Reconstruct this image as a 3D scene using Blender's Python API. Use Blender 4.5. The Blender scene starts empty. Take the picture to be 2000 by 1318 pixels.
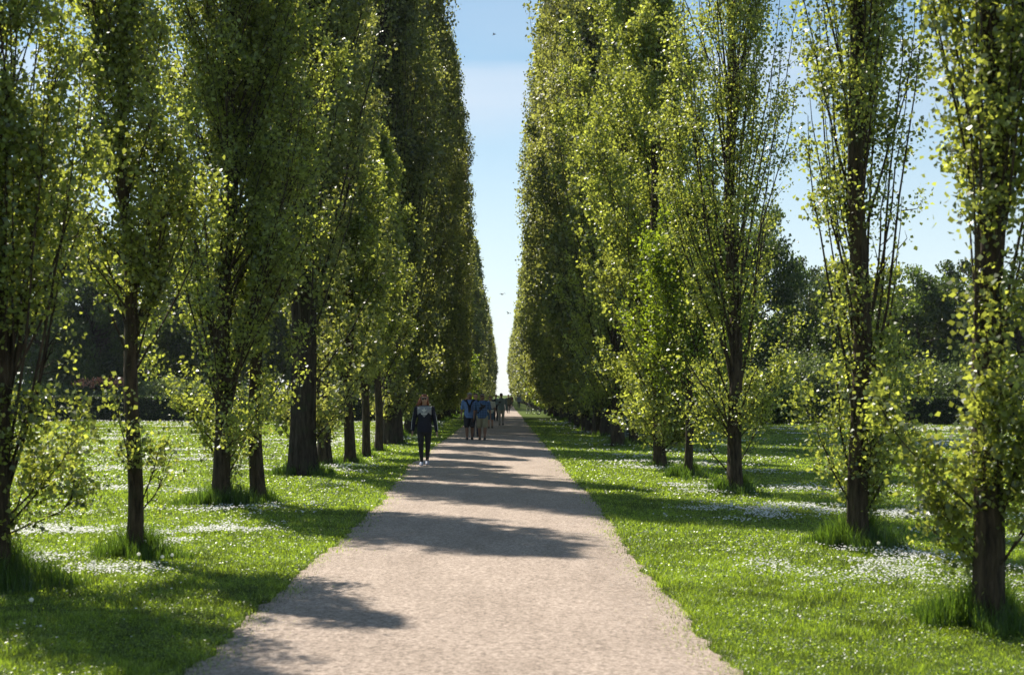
import bpy, math, random
import numpy as np
from mathutils import Vector, Matrix
R = math.radians
SC = bpy.context.scene
# ------------------------------------------------------------------ camera
cam_d = bpy.data.cameras.new("camera"); cam = bpy.data.objects.new("camera", cam_d)
SC.collection.objects.link(cam); SC.camera = cam
cam.location = (0, 0, 1.70); cam.rotation_euler = (R(90), 0, 0)
cam_d.sensor_width = 36; cam_d.lens = 50.0
cam_d.shift_x = 0.0085; cam_d.shift_y = 0.056
cam_d.clip_start = 0.1; cam_d.clip_end = 6000
cam_d.dof.use_dof = True; cam_d.dof.focus_distance = 36; cam_d.dof.aperture_fstop = 3.4
# ------------------------------------------------------------------ light
SUN_EL, SUN_AZ = 53, 35        # azimuth: degrees left of the view direction (+Y)
sd = Vector((-math.sin(R(SUN_AZ))*math.cos(R(SUN_EL)), math.cos(R(SUN_AZ))*math.cos(R(SUN_EL)), math.sin(R(SUN_EL))))
sl = bpy.data.lights.new("sun", 'SUN'); sun = bpy.data.objects.new("sun", sl); SC.collection.objects.link(sun)
sl.energy = 5.0; sl.angle = R(0.5); sl.color = (1.0, 0.93, 0.82)
sun.rotation_euler = sd.to_track_quat('Z', 'Y').to_euler(); sun.location = (-30, 30, 60)
W = bpy.data.worlds.new("World"); SC.world = W; W.use_nodes = True
nt = W.node_tree; nt.nodes.clear()
wo = nt.nodes.new("ShaderNodeOutputWorld"); bg = nt.nodes.new("ShaderNodeBackground"); sky = nt.nodes.new("ShaderNodeTexSky")
sky.sky_type = 'NISHITA'; sky.sun_disc = False; sky.sun_elevation = R(SUN_EL); sky.sun_rotation = R(-SUN_AZ)
sky.air_density = 1.0; sky.dust_density = 0.1; sky.ozone_density = 2.0; sky.altitude = 10
tc = nt.nodes.new("ShaderNodeTexCoord"); mp = nt.nodes.new("ShaderNodeMapping"); no = nt.nodes.new("ShaderNodeTexNoise")
mp.inputs['Scale'].default_value = (2.2, 1.0, 9.0); mp.inputs['Rotation'].default_value = (0, R(8), 0); mp.inputs['Location'].default_value = (0.35, 0, 0.62)
no.inputs['Scale'].default_value = 1.6; no.inputs['Detail'].default_value = 5; no.inputs['Roughness'].default_value = 0.5
cr = nt.nodes.new("ShaderNodeValToRGB"); cr.color_ramp.elements[0].position = 0.50; cr.color_ramp.elements[1].position = 0.72
cr.color_ramp.elements[1].color = (0.16, 0.16, 0.16, 1)
mx = nt.nodes.new("ShaderNodeMix"); mx.data_type = 'RGBA'; mx.inputs[7].default_value = (6.5, 6.9, 7.6, 1)
nt.links.new(tc.outputs['Generated'], mp.inputs[0]); nt.links.new(mp.outputs[0], no.inputs['Vector'])
nt.links.new(no.outputs[0], cr.inputs[0])
cz = nt.nodes.new("ShaderNodeSeparateXYZ"); cb = nt.nodes.new("ShaderNodeValToRGB"); cm = nt.nodes.new("ShaderNodeMath"); cm.operation = 'MULTIPLY'; ca = nt.nodes.new("ShaderNodeMath"); ca.operation = 'ADD'
cw = nt.nodes.new("ShaderNodeMath"); cw.operation = 'MULTIPLY_ADD'; cw.inputs[1].default_value = 0.06      # ragged cirrus bank at 10-13 degrees
cb.color_ramp.elements[0].position = .195; cb.color_ramp.elements[0].color = (0, 0, 0, 1)
e_ = cb.color_ramp.elements.new(.235); e_.color = (.34, .34, .34, 1); e_ = cb.color_ramp.elements.new(.252); e_.color = (.5, .5, .5, 1)
cb.color_ramp.elements[-1].position = .262; cb.color_ramp.elements[-1].color = (0, 0, 0, 1)
nt.links.new(tc.outputs['Generated'], cz.inputs[0]); nt.links.new(no.outputs[0], cw.inputs[0]); nt.links.new(cz.outputs[2], cw.inputs[2]); nt.links.new(cw.outputs[0], cb.inputs[0])
nt.links.new(cb.outputs[0], ca.inputs[0]); nt.links.new(cr.outputs[0], ca.inputs[1]); cm.inputs[1].default_value = .9; nt.links.new(ca.outputs[0], cm.inputs[0]); nt.links.new(cm.outputs[0], mx.inputs[0])
sz = nt.nodes.new("ShaderNodeSeparateXYZ"); gm = nt.nodes.new("ShaderNodeMapRange"); hz_ = nt.nodes.new("ShaderNodeMix"); hz_.data_type = 'RGBA'
nt.links.new(tc.outputs['Generated'], sz.inputs[0]); nt.links.new(sz.outputs[2], gm.inputs[0])
gm.inputs[1].default_value = 0.0; gm.inputs[2].default_value = 0.22; gm.inputs[3].default_value = 0.72; gm.inputs[4].default_value = 0.05   # low sky whitened: haze painted in as a colour gradient
hz_.inputs[7].default_value = (7.3, 7.7, 8.5, 1)
nt.links.new(gm.outputs[0], hz_.inputs[0]); tn = nt.nodes.new('ShaderNodeMix'); tn.data_type = 'RGBA'; tn.blend_type = 'MULTIPLY'; tn.inputs[0].default_value = 1; tn.inputs[7].default_value = (.93, .985, .90, 1); nt.links.new(sky.outputs[0], tn.inputs[6]); nt.links.new(tn.outputs[2], hz_.inputs[6]); nt.links.new(hz_.outputs[2], mx.inputs[6]); nt.links.new(mx.outputs[2], bg.inputs[0]); nt.links.new(bg.outputs[0], wo.inputs[0])
bg.inputs[1].default_value = 0.082
SC.view_settings.view_transform = 'Standard'; SC.view_settings.look = 'None'
SC.view_settings.exposure = 0.70; SC.view_settings.gamma = 1.0
SC.render.engine = 'CYCLES'
SC.cycles.max_bounces = 6; SC.cycles.diffuse_bounces = 3; SC.cycles.glossy_bounces = 2
SC.cycles.transmission_bounces = 4; SC.cycles.transparent_max_bounces = 4
SC.cycles.caustics_reflective = False; SC.cycles.caustics_refractive = False
SC.cycles.use_denoising = True
SC.cycles.sample_clamp_indirect = 4.0

# ------------------------------------------------------------------ projection helper (places things on the ground)
F = 2778.0; VX, VY, CH = 983.0, 771.0, 1.70
def ground(px, py):
    d = CH * F / (py - VY)
    return ((px - VX) / F * d, d)

# ------------------------------------------------------------------ helpers
def tag(o, label=None, cat=None, group=None, kind=None):
    if label: o['label'] = label
    if cat: o['category'] = cat
    if group: o['group'] = group
    if kind: o['kind'] = kind
    return o
def empty(name, loc, rz=0, label=None, cat=None, group=None):
    o = bpy.data.objects.new(name, None); SC.collection.objects.link(o)
    o.location = loc; o.rotation_euler = (0, 0, rz); o.empty_display_size = 0.2
    return tag(o, label, cat, group)
def link(name, me, parent=None):
    o = bpy.data.objects.new(name, me); SC.collection.objects.link(o)
    if parent: o.parent = parent
    return o
def np_mesh(name, V, Fq, mat, tint=None, smooth=False):
    V = np.asarray(V, np.float32).reshape(-1, 3); Fq = np.asarray(Fq, np.int32)
    n = Fq.shape[1]; nf = Fq.shape[0]
    me = bpy.data.meshes.new(name)
    me.vertices.add(len(V)); me.vertices.foreach_set('co', V.ravel())
    me.loops.add(nf*n); me.loops.foreach_set('vertex_index', Fq.ravel())
    me.polygons.add(nf); me.polygons.foreach_set('loop_start', np.arange(0, nf*n, n, dtype=np.int32))
    me.polygons.foreach_set('loop_total', np.full(nf, n, np.int32))
    if smooth: me.polygons.foreach_set('use_smooth', np.ones(nf, bool))
    for m in (mat if isinstance(mat, (list, tuple)) else [mat]): me.materials.append(m)
    if tint is not None:
        a = me.attributes.new('tint', 'FLOAT', 'FACE'); a.data.foreach_set('value', np.asarray(tint, np.float32))
    me.update(calc_edges=True)
    return me
def tubes(P, Rr, k=5, cap=False):
    """P (N,S,3) polylines, Rr (N,S) radii -> verts, quads"""
    P = np.asarray(P, float); Rr = np.asarray(Rr, float)
    N, S, _ = P.shape
    T = np.gradient(P, axis=1); T /= np.linalg.norm(T, axis=2, keepdims=True) + 1e-9
    ref = np.where(np.abs(T[..., 2:3]) > 0.9, np.array([1., 0, 0]), np.array([0, 0, 1.]))
    ref = np.broadcast_to(np.array([0.93, 0.37, 0.0]), T.shape)
    A = np.cross(T, ref); A /= np.linalg.norm(A, axis=2, keepdims=True) + 1e-9
    B = np.cross(T, A)
    ang = np.linspace(0, 2*np.pi, k, endpoint=False)
    ring = A[:, :, None, :]*np.cos(ang)[None, None, :, None] + B[:, :, None, :]*np.sin(ang)[None, None, :, None]
    V = P[:, :, None, :] + ring*Rr[:, :, None, None]
    idx = np.arange(N*S*k).reshape(N, S, k)
    a = idx[:, :-1, :]; b = np.roll(a, -1, axis=2); c = idx[:, 1:, :]; d = np.roll(c, -1, axis=2)
    Fq = np.stack([a, b, d, c], -1).reshape(-1, 4)
    return V.reshape(-1, 3), Fq
def join_vf(lst):
    Vs, Fs, o = [], [], 0
    for V, Fq in lst:
        Vs.append(V); Fs.append(np.asarray(Fq) + o); o += len(V)
    return np.concatenate(Vs), np.concatenate(Fs)
def vnoise(x, y, seed=0):
    """value noise, 0..1"""
    xi = np.floor(x).astype(np.int64); yi = np.floor(y).astype(np.int64)
    fx = x - xi; fy = y - yi; fx = fx*fx*(3-2*fx); fy = fy*fy*(3-2*fy)
    def h(a, b):
        v = (a*374761393 + b*668265263 + seed*1442695041) & 0xffffffff
        v = ((v ^ (v >> 13))*1274126177) & 0xffffffff
        return ((v ^ (v >> 16)) & 0xffff)/65535.0
    return (h(xi, yi)*(1-fx)+h(xi+1, yi)*fx)*(1-fy) + (h(xi, yi+1)*(1-fx)+h(xi+1, yi+1)*fx)*fy
def fbm(x, y, seed=0, o=3):
    s = 0; a = 1; t = 0
    for i in range(o):
        s = s + a*vnoise(x*2**i, y*2**i, seed+i*17); t += a; a *= 0.55
    return s/t

# ------------------------------------------------------------------ materials
def newmat(name):
    m = bpy.data.materials.new(name); m.use_nodes = True
    nt = m.node_tree; nt.nodes.clear()
    out = nt.nodes.new("ShaderNodeOutputMaterial")
    return m, nt, out
def plain(name, col, rough=0.7, metal=0, var=0.12, scale=30, bump=0.0, spec=0.5):
    m, nt, out = newmat(name)
    p = nt.nodes.new("ShaderNodeBsdfPrincipled"); n = nt.nodes.new("ShaderNodeTexNoise"); c = nt.nodes.new("ShaderNodeTexCoord")
    n.inputs['Scale'].default_value = scale; n.inputs['Detail'].default_value = 4
    r = nt.nodes.new("ShaderNodeValToRGB")
    r.color_ramp.elements[0].position = 0.3; r.color_ramp.elements[1].position = 0.7
    r.color_ramp.elements[0].color = [x*(1-var) for x in col] + [1]; r.color_ramp.elements[1].color = [min(1, x*(1+var)) for x in col] + [1]
    nt.links.new(c.outputs['Object'], n.inputs['Vector']); nt.links.new(n.outputs[0], r.inputs[0]); nt.links.new(r.outputs[0], p.inputs['Base Color'])
    p.inputs['Roughness'].default_value = rough; p.inputs['Metallic'].default_value = metal; p.inputs['Specular IOR Level'].default_value = spec
    if bump:
        b = nt.nodes.new("ShaderNodeBump"); b.inputs['Strength'].default_value = bump; b.inputs['Distance'].default_value = 0.02
        nt.links.new(n.outputs[0], b.inputs['Height']); nt.links.new(b.outputs[0], p.inputs['Normal'])
    nt.links.new(p.outputs[0], out.inputs[0])
    return m
def leafmat(name, stops, trans=(0.30, 0.42, 0.03), tmix=0.42, rough=0.38, spec=0.5, objvar=0.25):
    """stops: colours picked by the per-leaf tint"""
    m, nt, out = newmat(name)
    at = nt.nodes.new("ShaderNodeAttribute"); at.attribute_name = 'tint'
    r = nt.nodes.new("ShaderNodeValToRGB"); r.color_ramp.elements.remove(r.color_ramp.elements[1])
    for i, (p, c) in enumerate(stops):
        e = r.color_ramp.elements[0] if i == 0 else r.color_ramp.elements.new(p)
        e.position = p; e.color = (*c, 1)
    oi = nt.nodes.new("ShaderNodeObjectInfo")
    mr = nt.nodes.new("ShaderNodeMapRange"); mr.inputs[3].default_value = 1-objvar; mr.inputs[4].default_value = 1+objvar
    nt.links.new(oi.outputs['Random'], mr.inputs[0])
    hs = nt.nodes.new("ShaderNodeHueSaturation"); nt.links.new(mr.outputs[0], hs.inputs['Value']); nt.links.new(r.outputs[0], hs.inputs['Color'])
    nt.links.new(at.outputs['Fac'], r.inputs[0])
    p = nt.nodes.new("ShaderNodeBsdfPrincipled"); p.inputs['Roughness'].default_value = rough; p.inputs['Specular IOR Level'].default_value = spec
    nt.links.new(hs.outputs[0], p.inputs['Base Color'])
    t = nt.nodes.new("ShaderNodeBsdfTranslucent")
    mul = nt.nodes.new("ShaderNodeMix"); mul.data_type = 'RGBA'; mul.blend_type = 'MULTIPLY'; mul.inputs[0].default_value = 1.0
    g = nt.nodes.new("ShaderNodeHueSaturation"); g.inputs['Value'].default_value = 1.0
    sc = nt.nodes.new("ShaderNodeMapRange"); sc.inputs[3].default_value = 0.22; sc.inputs[4].default_value = 1.6
    nt.links.new(at.outputs['Fac'], sc.inputs[0]); nt.links.new(sc.outputs[0], g.inputs['Value']); g.inputs['Color'].default_value = (*trans, 1)
    nt.links.new(g.outputs[0], t.inputs[0])
    ms = nt.nodes.new("ShaderNodeMixShader"); ms.inputs[0].default_value = tmix
    nt.links.new(p.outputs[0], ms.inputs[1]); nt.links.new(t.outputs[0], ms.inputs[2]); nt.links.new(ms.outputs[0], out.inputs[0])
    return m
M = {}
M['leaf'] = leafmat('poplar_leaf', [(0, (.026, .050, .012)), (.5, (.066, .110, .024)), (.9, (.125, .175, .042)), (1, (.20, .21, .07))], trans=(.60, .66, .085), tmix=.45, rough=.42, spec=1.0)
M['leaf_old'] = leafmat('old_poplar_leaf', [(0, (.028, .050, .014)), (.5, (.070, .106, .028)), (.9, (.125, .162, .046)), (1, (.20, .21, .08))], trans=(.54, .57, .10), tmix=.42, rough=.48, spec=1.0)
M['leaf_young'] = leafmat('young_leaf', [(0, (.025, .055, .008)), (.5, (.045, .095, .012)), (1, (.10, .16, .02))], trans=(.40, .52, .03), tmix=.46, rough=.42)
M['leaf_bg'] = leafmat('broad_leaf', [(0, (.018, .040, .010)), (.6, (.042, .078, .016)), (1, (.085, .125, .03))], trans=(.22, .32, .04), tmix=.32, rough=.45)
M['leaf_pale'] = leafmat('pale_leaf', [(0, (.05, .08, .03)), (.6, (.085, .12, .05)), (1, (.14, .18, .08))], trans=(.25, .33, .08), tmix=.35, rough=.5)
M['hedge'] = leafmat('hedge_leaf', [(0, (.010, .024, .008)), (.6, (.020, .042, .011)), (1, (.045, .075, .016))], trans=(.10, .16, .02), tmix=.25, rough=.5)
M['grass'] = leafmat('grass_blade', [(0, (.030, .066, .008)), (.5, (.072, .130, .013)), (.93, (.13, .20, .026)), (1, (.28, .26, .11))], trans=(.44, .60, .035), tmix=.46, rough=.40, spec=.8, objvar=0)
M['tallgrass'] = leafmat('tall_grass_blade', [(0, (.014, .042, .005)), (.6, (.030, .080, .008)), (1, (.07, .13, .015))], trans=(.20, .34, .025), tmix=.42, rough=.40, spec=.8, objvar=0)  # darker than the lawn: trunk shade is put into the blade colour
M['daisy'] = leafmat('daisy_petal', [(0, (.70, .70, .66)), (1, (.85, .85, .82))], trans=(.75, .75, .68), tmix=.35, rough=.6, objvar=0)
M['flower'] = leafmat('orange_petal', [(0, (.55, .16, .08)), (.6, (.65, .30, .18)), (1, (.75, .6, .45))], trans=(.6, .25, .12), tmix=.3, rough=.6, objvar=0)

def bark(name, c0, c1, lichen=(.10, .12, .05)):
    m, nt, out = newmat(name)
    p = nt.nodes.new("ShaderNodeBsdfPrincipled"); c = nt.nodes.new("ShaderNodeTexCoord"); mp = nt.nodes.new("ShaderNodeMapping")
    mp.inputs['Scale'].default_value = (14, 14, 2.4)
    n = nt.nodes.new("ShaderNodeTexNoise"); n.inputs['Scale'].default_value = 1.4; n.inputs['Detail'].default_value = 7; n.inputs['Roughness'].default_value = .65
    v = nt.nodes.new("ShaderNodeTexVoronoi"); v.inputs['Scale'].default_value = 1.5; v.feature = 'DISTANCE_TO_EDGE'
    n2 = nt.nodes.new("ShaderNodeTexNoise"); n2.inputs['Scale'].default_value = 3.5; n2.inputs['Detail'].default_value = 4
    r = nt.nodes.new("ShaderNodeValToRGB"); r.color_ramp.elements[0].position = .35; r.color_ramp.elements[1].position = .68
    r.color_ramp.elements[0].color = (*c0, 1); r.color_ramp.elements[1].color = (*c1, 1)
    mx = nt.nodes.new("ShaderNodeMix"); mx.data_type = 'RGBA'; mx.inputs[7].default_value = (*lichen, 1)
    r2 = nt.nodes.new("ShaderNodeValToRGB"); r2.color_ramp.elements[0].position = .52; r2.color_ramp.elements[1].position = .66; r2.color_ramp.elements[1].color = (.6, .6, .6, 1)
    b = nt.nodes.new("ShaderNodeBump"); b.inputs['Strength'].default_value = 1; b.inputs['Distance'].default_value = .05
    ad = nt.nodes.new("ShaderNodeMath"); ad.operation = 'ADD'
    L = nt.links.new
    L(c.outputs['Object'], mp.inputs[0]); L(mp.outputs[0], n.inputs['Vector']); L(mp.outputs[0], v.inputs['Vector']); L(c.outputs['Object'], n2.inputs['Vector'])
    L(n.outputs[0], r.inputs[0]); L(r.outputs[0], mx.inputs[6]); L(n2.outputs[0], r2.inputs[0]); L(r2.outputs[0], mx.inputs[0]); L(mx.outputs[2], p.inputs['Base Color'])
    L(n.outputs[0], ad.inputs[0]); L(v.outputs[0], ad.inputs[1]); L(ad.outputs[0], b.inputs['Height']); L(b.outputs[0], p.inputs['Normal'])
    p.inputs['Roughness'].default_value = .9; p.inputs['Specular IOR Level'].default_value = .25
    L(p.outputs[0], out.inputs[0]); return m
M['bark'] = bark('poplar_bark', (.018, .013, .009), (.105, .078, .048), (.06, .062, .028))
M['bark_old'] = bark('old_poplar_bark', (.022, .017, .013), (.085, .068, .052), (.05, .055, .03))
M['twig'] = plain('twig_bark', (.10, .085, .06), .8)

def ground_mat():
    m, nt, out = newmat('lawn_soil')
    p = nt.nodes.new("ShaderNodeBsdfPrincipled"); c = nt.nodes.new("ShaderNodeTexCoord")
    n = nt.nodes.new("ShaderNodeTexNoise"); n.inputs['Scale'].default_value = .35; n.inputs['Detail'].default_value = 8; n.inputs['Roughness'].default_value = .7
    n2 = nt.nodes.new("ShaderNodeTexNoise"); n2.inputs['Scale'].default_value = 9; n2.inputs['Detail'].default_value = 6; n2.inputs['Roughness'].default_value = .8
    r = nt.nodes.new("ShaderNodeValToRGB"); r.color_ramp.elements[0].position = .3; r.color_ramp.elements[1].position = .7
    r.color_ramp.elements[0].color = (.07, .105, .020, 1); r.color_ramp.elements[1].color = (.12, .165, .032, 1)
    r2 = nt.nodes.new("ShaderNodeValToRGB"); r2.color_ramp.elements[0].position = .3; r2.color_ramp.elements[1].position = .75
    r2.color_ramp.elements[0].color = (.45, .45, .45, 1); r2.color_ramp.elements[1].color = (1.3, 1.3, 1.2, 1)
    mu = nt.nodes.new("ShaderNodeMix"); mu.data_type = 'RGBA'; mu.blend_type = 'MULTIPLY'; mu.inputs[0].default_value = 1
    b = nt.nodes.new("ShaderNodeBump"); b.inputs['Strength'].default_value = 1; b.inputs['Distance'].default_value = .06
    L = nt.links.new
    L(c.outputs['Object'], n.inputs['Vector']); L(c.outputs['Object'], n2.inputs['Vector']); L(n.outputs[0], r.inputs[0]); L(n2.outputs[0], r2.inputs[0])
    L(r.outputs[0], mu.inputs[6]); L(r2.outputs[0], mu.inputs[7]); L(mu.outputs[2], p.inputs['Base Color'])
    L(n2.outputs[0], b.inputs['Height']); L(b.outputs[0], p.inputs['Normal'])
    p.inputs['Roughness'].default_value = .95; p.inputs['Specular IOR Level'].default_value = .1
    L(p.outputs[0], out.inputs[0]); return m
def path_mat():
    m, nt, out = newmat('gravel_path')
    p = nt.nodes.new("ShaderNodeBsdfPrincipled"); c = nt.nodes.new("ShaderNodeTexCoord"); L = nt.links.new
    def noise(s, d, ro=.6, stretch=None):
        n = nt.nodes.new("ShaderNodeTexNoise"); n.inputs['Scale'].default_value = s; n.inputs['Detail'].default_value = d; n.inputs['Roughness'].default_value = ro
        if stretch:
            mp = nt.nodes.new("ShaderNodeMapping"); mp.inputs['Scale'].default_value = stretch; L(c.outputs['Object'], mp.inputs[0]); L(mp.outputs[0], n.inputs['Vector'])
        else: L(c.outputs['Object'], n.inputs['Vector'])
        return n
    big = noise(.9, 6, .68, stretch=(1.7, .55, 1)); fine = noise(30, 6, .8); 
    v = nt.nodes.new("ShaderNodeTexVoronoi"); v.inputs['Scale'].default_value = 55; L(c.outputs['Object'], v.inputs['Vector'])
    r = nt.nodes.new("ShaderNodeValToRGB"); r.color_ramp.elements[0].position = .32; r.color_ramp.elements[1].position = .68
    r.color_ramp.elements[0].color = (.355, .288, .236, 1); r.color_ramp.elements[1].color = (.48, .396, .334, 1)
    r2 = nt.nodes.new("ShaderNodeValToRGB"); r2.color_ramp.elements[0].position = .36; r2.color_ramp.elements[1].position = .56
    r2.color_ramp.elements[0].color = (.36, .34, .31, 1); r2.color_ramp.elements[1].color = (1.12, 1.1, 1.08, 1)
    r3 = nt.nodes.new("ShaderNodeValToRGB"); r3.color_ramp.elements[0].color = (.72, .70, .68, 1); r3.color_ramp.elements[1].color = (1.15, 1.15, 1.15, 1)
    mu = nt.nodes.new("ShaderNodeMix"); mu.data_type = 'RGBA'; mu.blend_type = 'MULTIPLY'; mu.inputs[0].default_value = 1
    mu2 = nt.nodes.new("ShaderNodeMix"); mu2.data_type = 'RGBA'; mu2.blend_type = 'MULTIPLY'; mu2.inputs[0].default_value = 1
    sp = nt.nodes.new("ShaderNodeSeparateColor"); L(v.outputs['Color'], sp.inputs[0])
    L(big.outputs[0], r.inputs[0]); L(fine.outputs[0], r2.inputs[0]); L(sp.outputs[0], r3.inputs[0])
    L(r.outputs[0], mu.inputs[6]); L(r2.outputs[0], mu.inputs[7]); L(mu.outputs[2], mu2.inputs[6]); L(r3.outputs[0], mu2.inputs[7]); L(mu2.outputs[2], p.inputs['Base Color'])
    b = nt.nodes.new("ShaderNodeBump"); b.inputs['Strength'].default_value = .9; b.inputs['Distance'].default_value = .012
    L(fine.outputs[0], b.inputs['Height']); L(b.outputs[0], p.inputs['Normal'])
    p.inputs['Roughness'].default_value = .85; p.inputs['Specular IOR Level'].default_value = .3
    L(p.outputs[0], out.inputs[0]); return m
M['ground'] = ground_mat(); M['path'] = path_mat()

# ------------------------------------------------------------------ ground and path
YS = np.concatenate([np.arange(-15, 0, 1.5), np.arange(0, 60, .12), np.arange(60, 150, .5), np.arange(150, 620, 5)])
def edge_l(y):
    y = np.asarray(y, float)
    e = -1.90 - 0.32*np.clip((y-20)/14, 0, 1)
    return e + (fbm(y*.35, y*0+3, 5)-.5)*.22 + (fbm(y*6.5, y*0+9, 8)-.5)*.17
def edge_r(y):
    y = np.asarray(y, float)
    return 1.42 + (fbm(y*.3, y*0+13, 21)-.5)*.18 + (fbm(y*6.5, y*0+29, 28)-.5)*.17
NX = 12
tt = np.linspace(0, 1, NX)
el, er = edge_l(YS), edge_r(YS)
PX = el[:, None]*(1-tt) + er[:, None]*tt
PZ = 0.004 + 0.018*(1-(2*tt-1)**4)[None, :]*np.ones_like(PX)
V = np.stack([PX, np.repeat(YS[:, None], NX, 1), PZ], -1).reshape(-1, 3)
I = np.arange(len(YS)*NX).reshape(-1, NX)
Fq = np.stack([I[:-1, :-1], I[:-1, 1:], I[1:, 1:], I[1:, :-1]], -1).reshape(-1, 4)
tag(link('gravel_path', np_mesh('gravel_path', V, Fq, M['path'], smooth=True)), 'pale pinkish gravel path running straight between the poplar rows', 'path', kind='structure')
g = 3000.0
tag(link('ground', np_mesh('ground', [(-g, -60, 0), (g, -60, 0), (g, 5000, 0), (-g, 5000, 0)], [(0, 1, 2, 3)], M['ground'])), 'flat green lawn under and beside the poplar rows', 'lawn', kind='structure')

rng = np.random.default_rng(7)
def sample_wedge(n0, y0, y1, lod=10.0, slope=.40, marg=1.6):
    """points whose density falls as 1/d^2 inside the wedge in view"""
    ys = np.linspace(y0, y1, 4000); wdt = 2*(slope*ys+marg); dens = n0*(lod/np.maximum(ys, lod))**2*wdt
    N = int(np.trapz(dens, ys)); cdf = np.cumsum(dens); cdf /= cdf[-1]
    y = np.interp(rng.random(N), cdf, ys); x = (rng.random(N)*2-1)*(slope*y+marg)
    return x + .0*y, y
def blades(x, y, h, w, lean=.5, mat=None, name='grass', tint=None, z0=0.0):
    n = len(x); th = rng.random(n)*2*np.pi; la = rng.random(n)*2*np.pi; ln = rng.random(n)*lean*h
    dx, dy = np.cos(th)*w*.5, np.sin(th)*w*.5
    b0 = np.stack([x-dx, y-dy, np.full(n, z0)], -1); b1 = np.stack([x+dx, y+dy, np.full(n, z0)], -1)
    mx_, my_ = x+np.cos(la)*ln*.35, y+np.sin(la)*ln*.35
    m0 = np.stack([mx_-dx*.75, my_-dy*.75, h*.6], -1); m1 = np.stack([mx_+dx*.75, my_+dy*.75, h*.6], -1)
    tp = np.stack([x+np.cos(la)*ln, y+np.sin(la)*ln, h*.97], -1)
    V = np.stack([b0, b1, m1, m0, tp+m1*0, tp], 1)
    V[:, 4] = tp + (m1-m0)*.06
    i = np.arange(n)[:, None]*6
    Fq = np.concatenate([i+np.array([[0, 1, 2, 3]]), i+np.array([[3, 2, 4, 5]])])
    t = tint if tint is not None else rng.random(n)
    return np_mesh(name, V, Fq, mat, tint=np.concatenate([t, t]))
# mown lawn
x, y = sample_wedge(4600, 7.2, 95)
inside = (x > edge_l(y)+.015*rng.standard_normal(len(x))) & (x < edge_r(y)+.015*rng.standard_normal(len(x)))
de = np.minimum(x-edge_l(y), edge_r(y)-x)
stray = inside & (rng.random(len(x)) < .8*np.exp(-de/.13)*(fbm(y*3.1, x*3.1, 301)*1.6-.2))
inside &= ~stray
x, y = x[~inside], y[~inside]
kp = (vnoise(x*1.1, y*1.1, 55) > -.1)
x, y = x[kp], y[kp]
dl = np.maximum(y, 9)/10.0
near_edge = np.minimum(np.abs(x-edge_l(y)), np.abs(x-edge_r(y))); stray_kept = (x > edge_l(y)) & (x < edge_r(y))
hh = (.010+.042*fbm(x*1.7, y*1.7, 31)**1.3+.022*rng.random(len(x))**2)*np.where(near_edge < .25, 1.25, 1)*np.clip(dl, 1, 1.2)*np.where(stray_kept, .55, 1)
patch = fbm(x*.45, y*.45, 61)
tint = np.clip(.5+(patch-.5)*1.0+(fbm(x*5, y*5, 63)-.5)*1.2+rng.normal(0, .26, len(x)), 0, .99)
dry = rng.random(len(x)) < .09
tint[dry] = 1.0
tag(link('mown_grass', blades(x, y, hh, .0042*dl**.95, 1.1, M['grass'], 'mown_grass', tint)), 'short bright green lawn grass on both sides of the path', 'grass', kind='stuff')
cx_, cy_ = sample_wedge(2600, 7.2, 60)
ok_ = ((cx_ < edge_l(cy_)) | (cx_ > edge_r(cy_))) & (fbm(cx_*2.2, cy_*2.2, 401) > .42)
cx_, cy_ = cx_[ok_], cy_[ok_]; n = len(cx_)
rad = .0058*np.maximum(1, cy_/10)**.9*rng.uniform(.6, 1.5, n)
nrm = np.stack([rng.normal(0, .55, n), rng.normal(0, .55, n), np.ones(n)], -1); nrm /= np.linalg.norm(nrm, axis=1, keepdims=True)
A = np.cross(nrm, [0.3, .9, .1]); A /= np.linalg.norm(A, axis=1, keepdims=True); B = np.cross(nrm, A)
C = np.stack([cx_, cy_, rng.uniform(.012, .050, n)], -1)
V = np.stack([C+rad[:, None]*A, C+rad[:, None]*B, C-rad[:, None]*A, C-rad[:, None]*B], 1)
tag(link('clover', np_mesh('clover', V, np.arange(n*4).reshape(n, 4), M['grass'], tint=np.clip(rng.normal(.55, .3, n), 0, .98))), 'tiny clover and daisy leaves mixed into the lawn', 'clover', kind='stuff')

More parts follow.
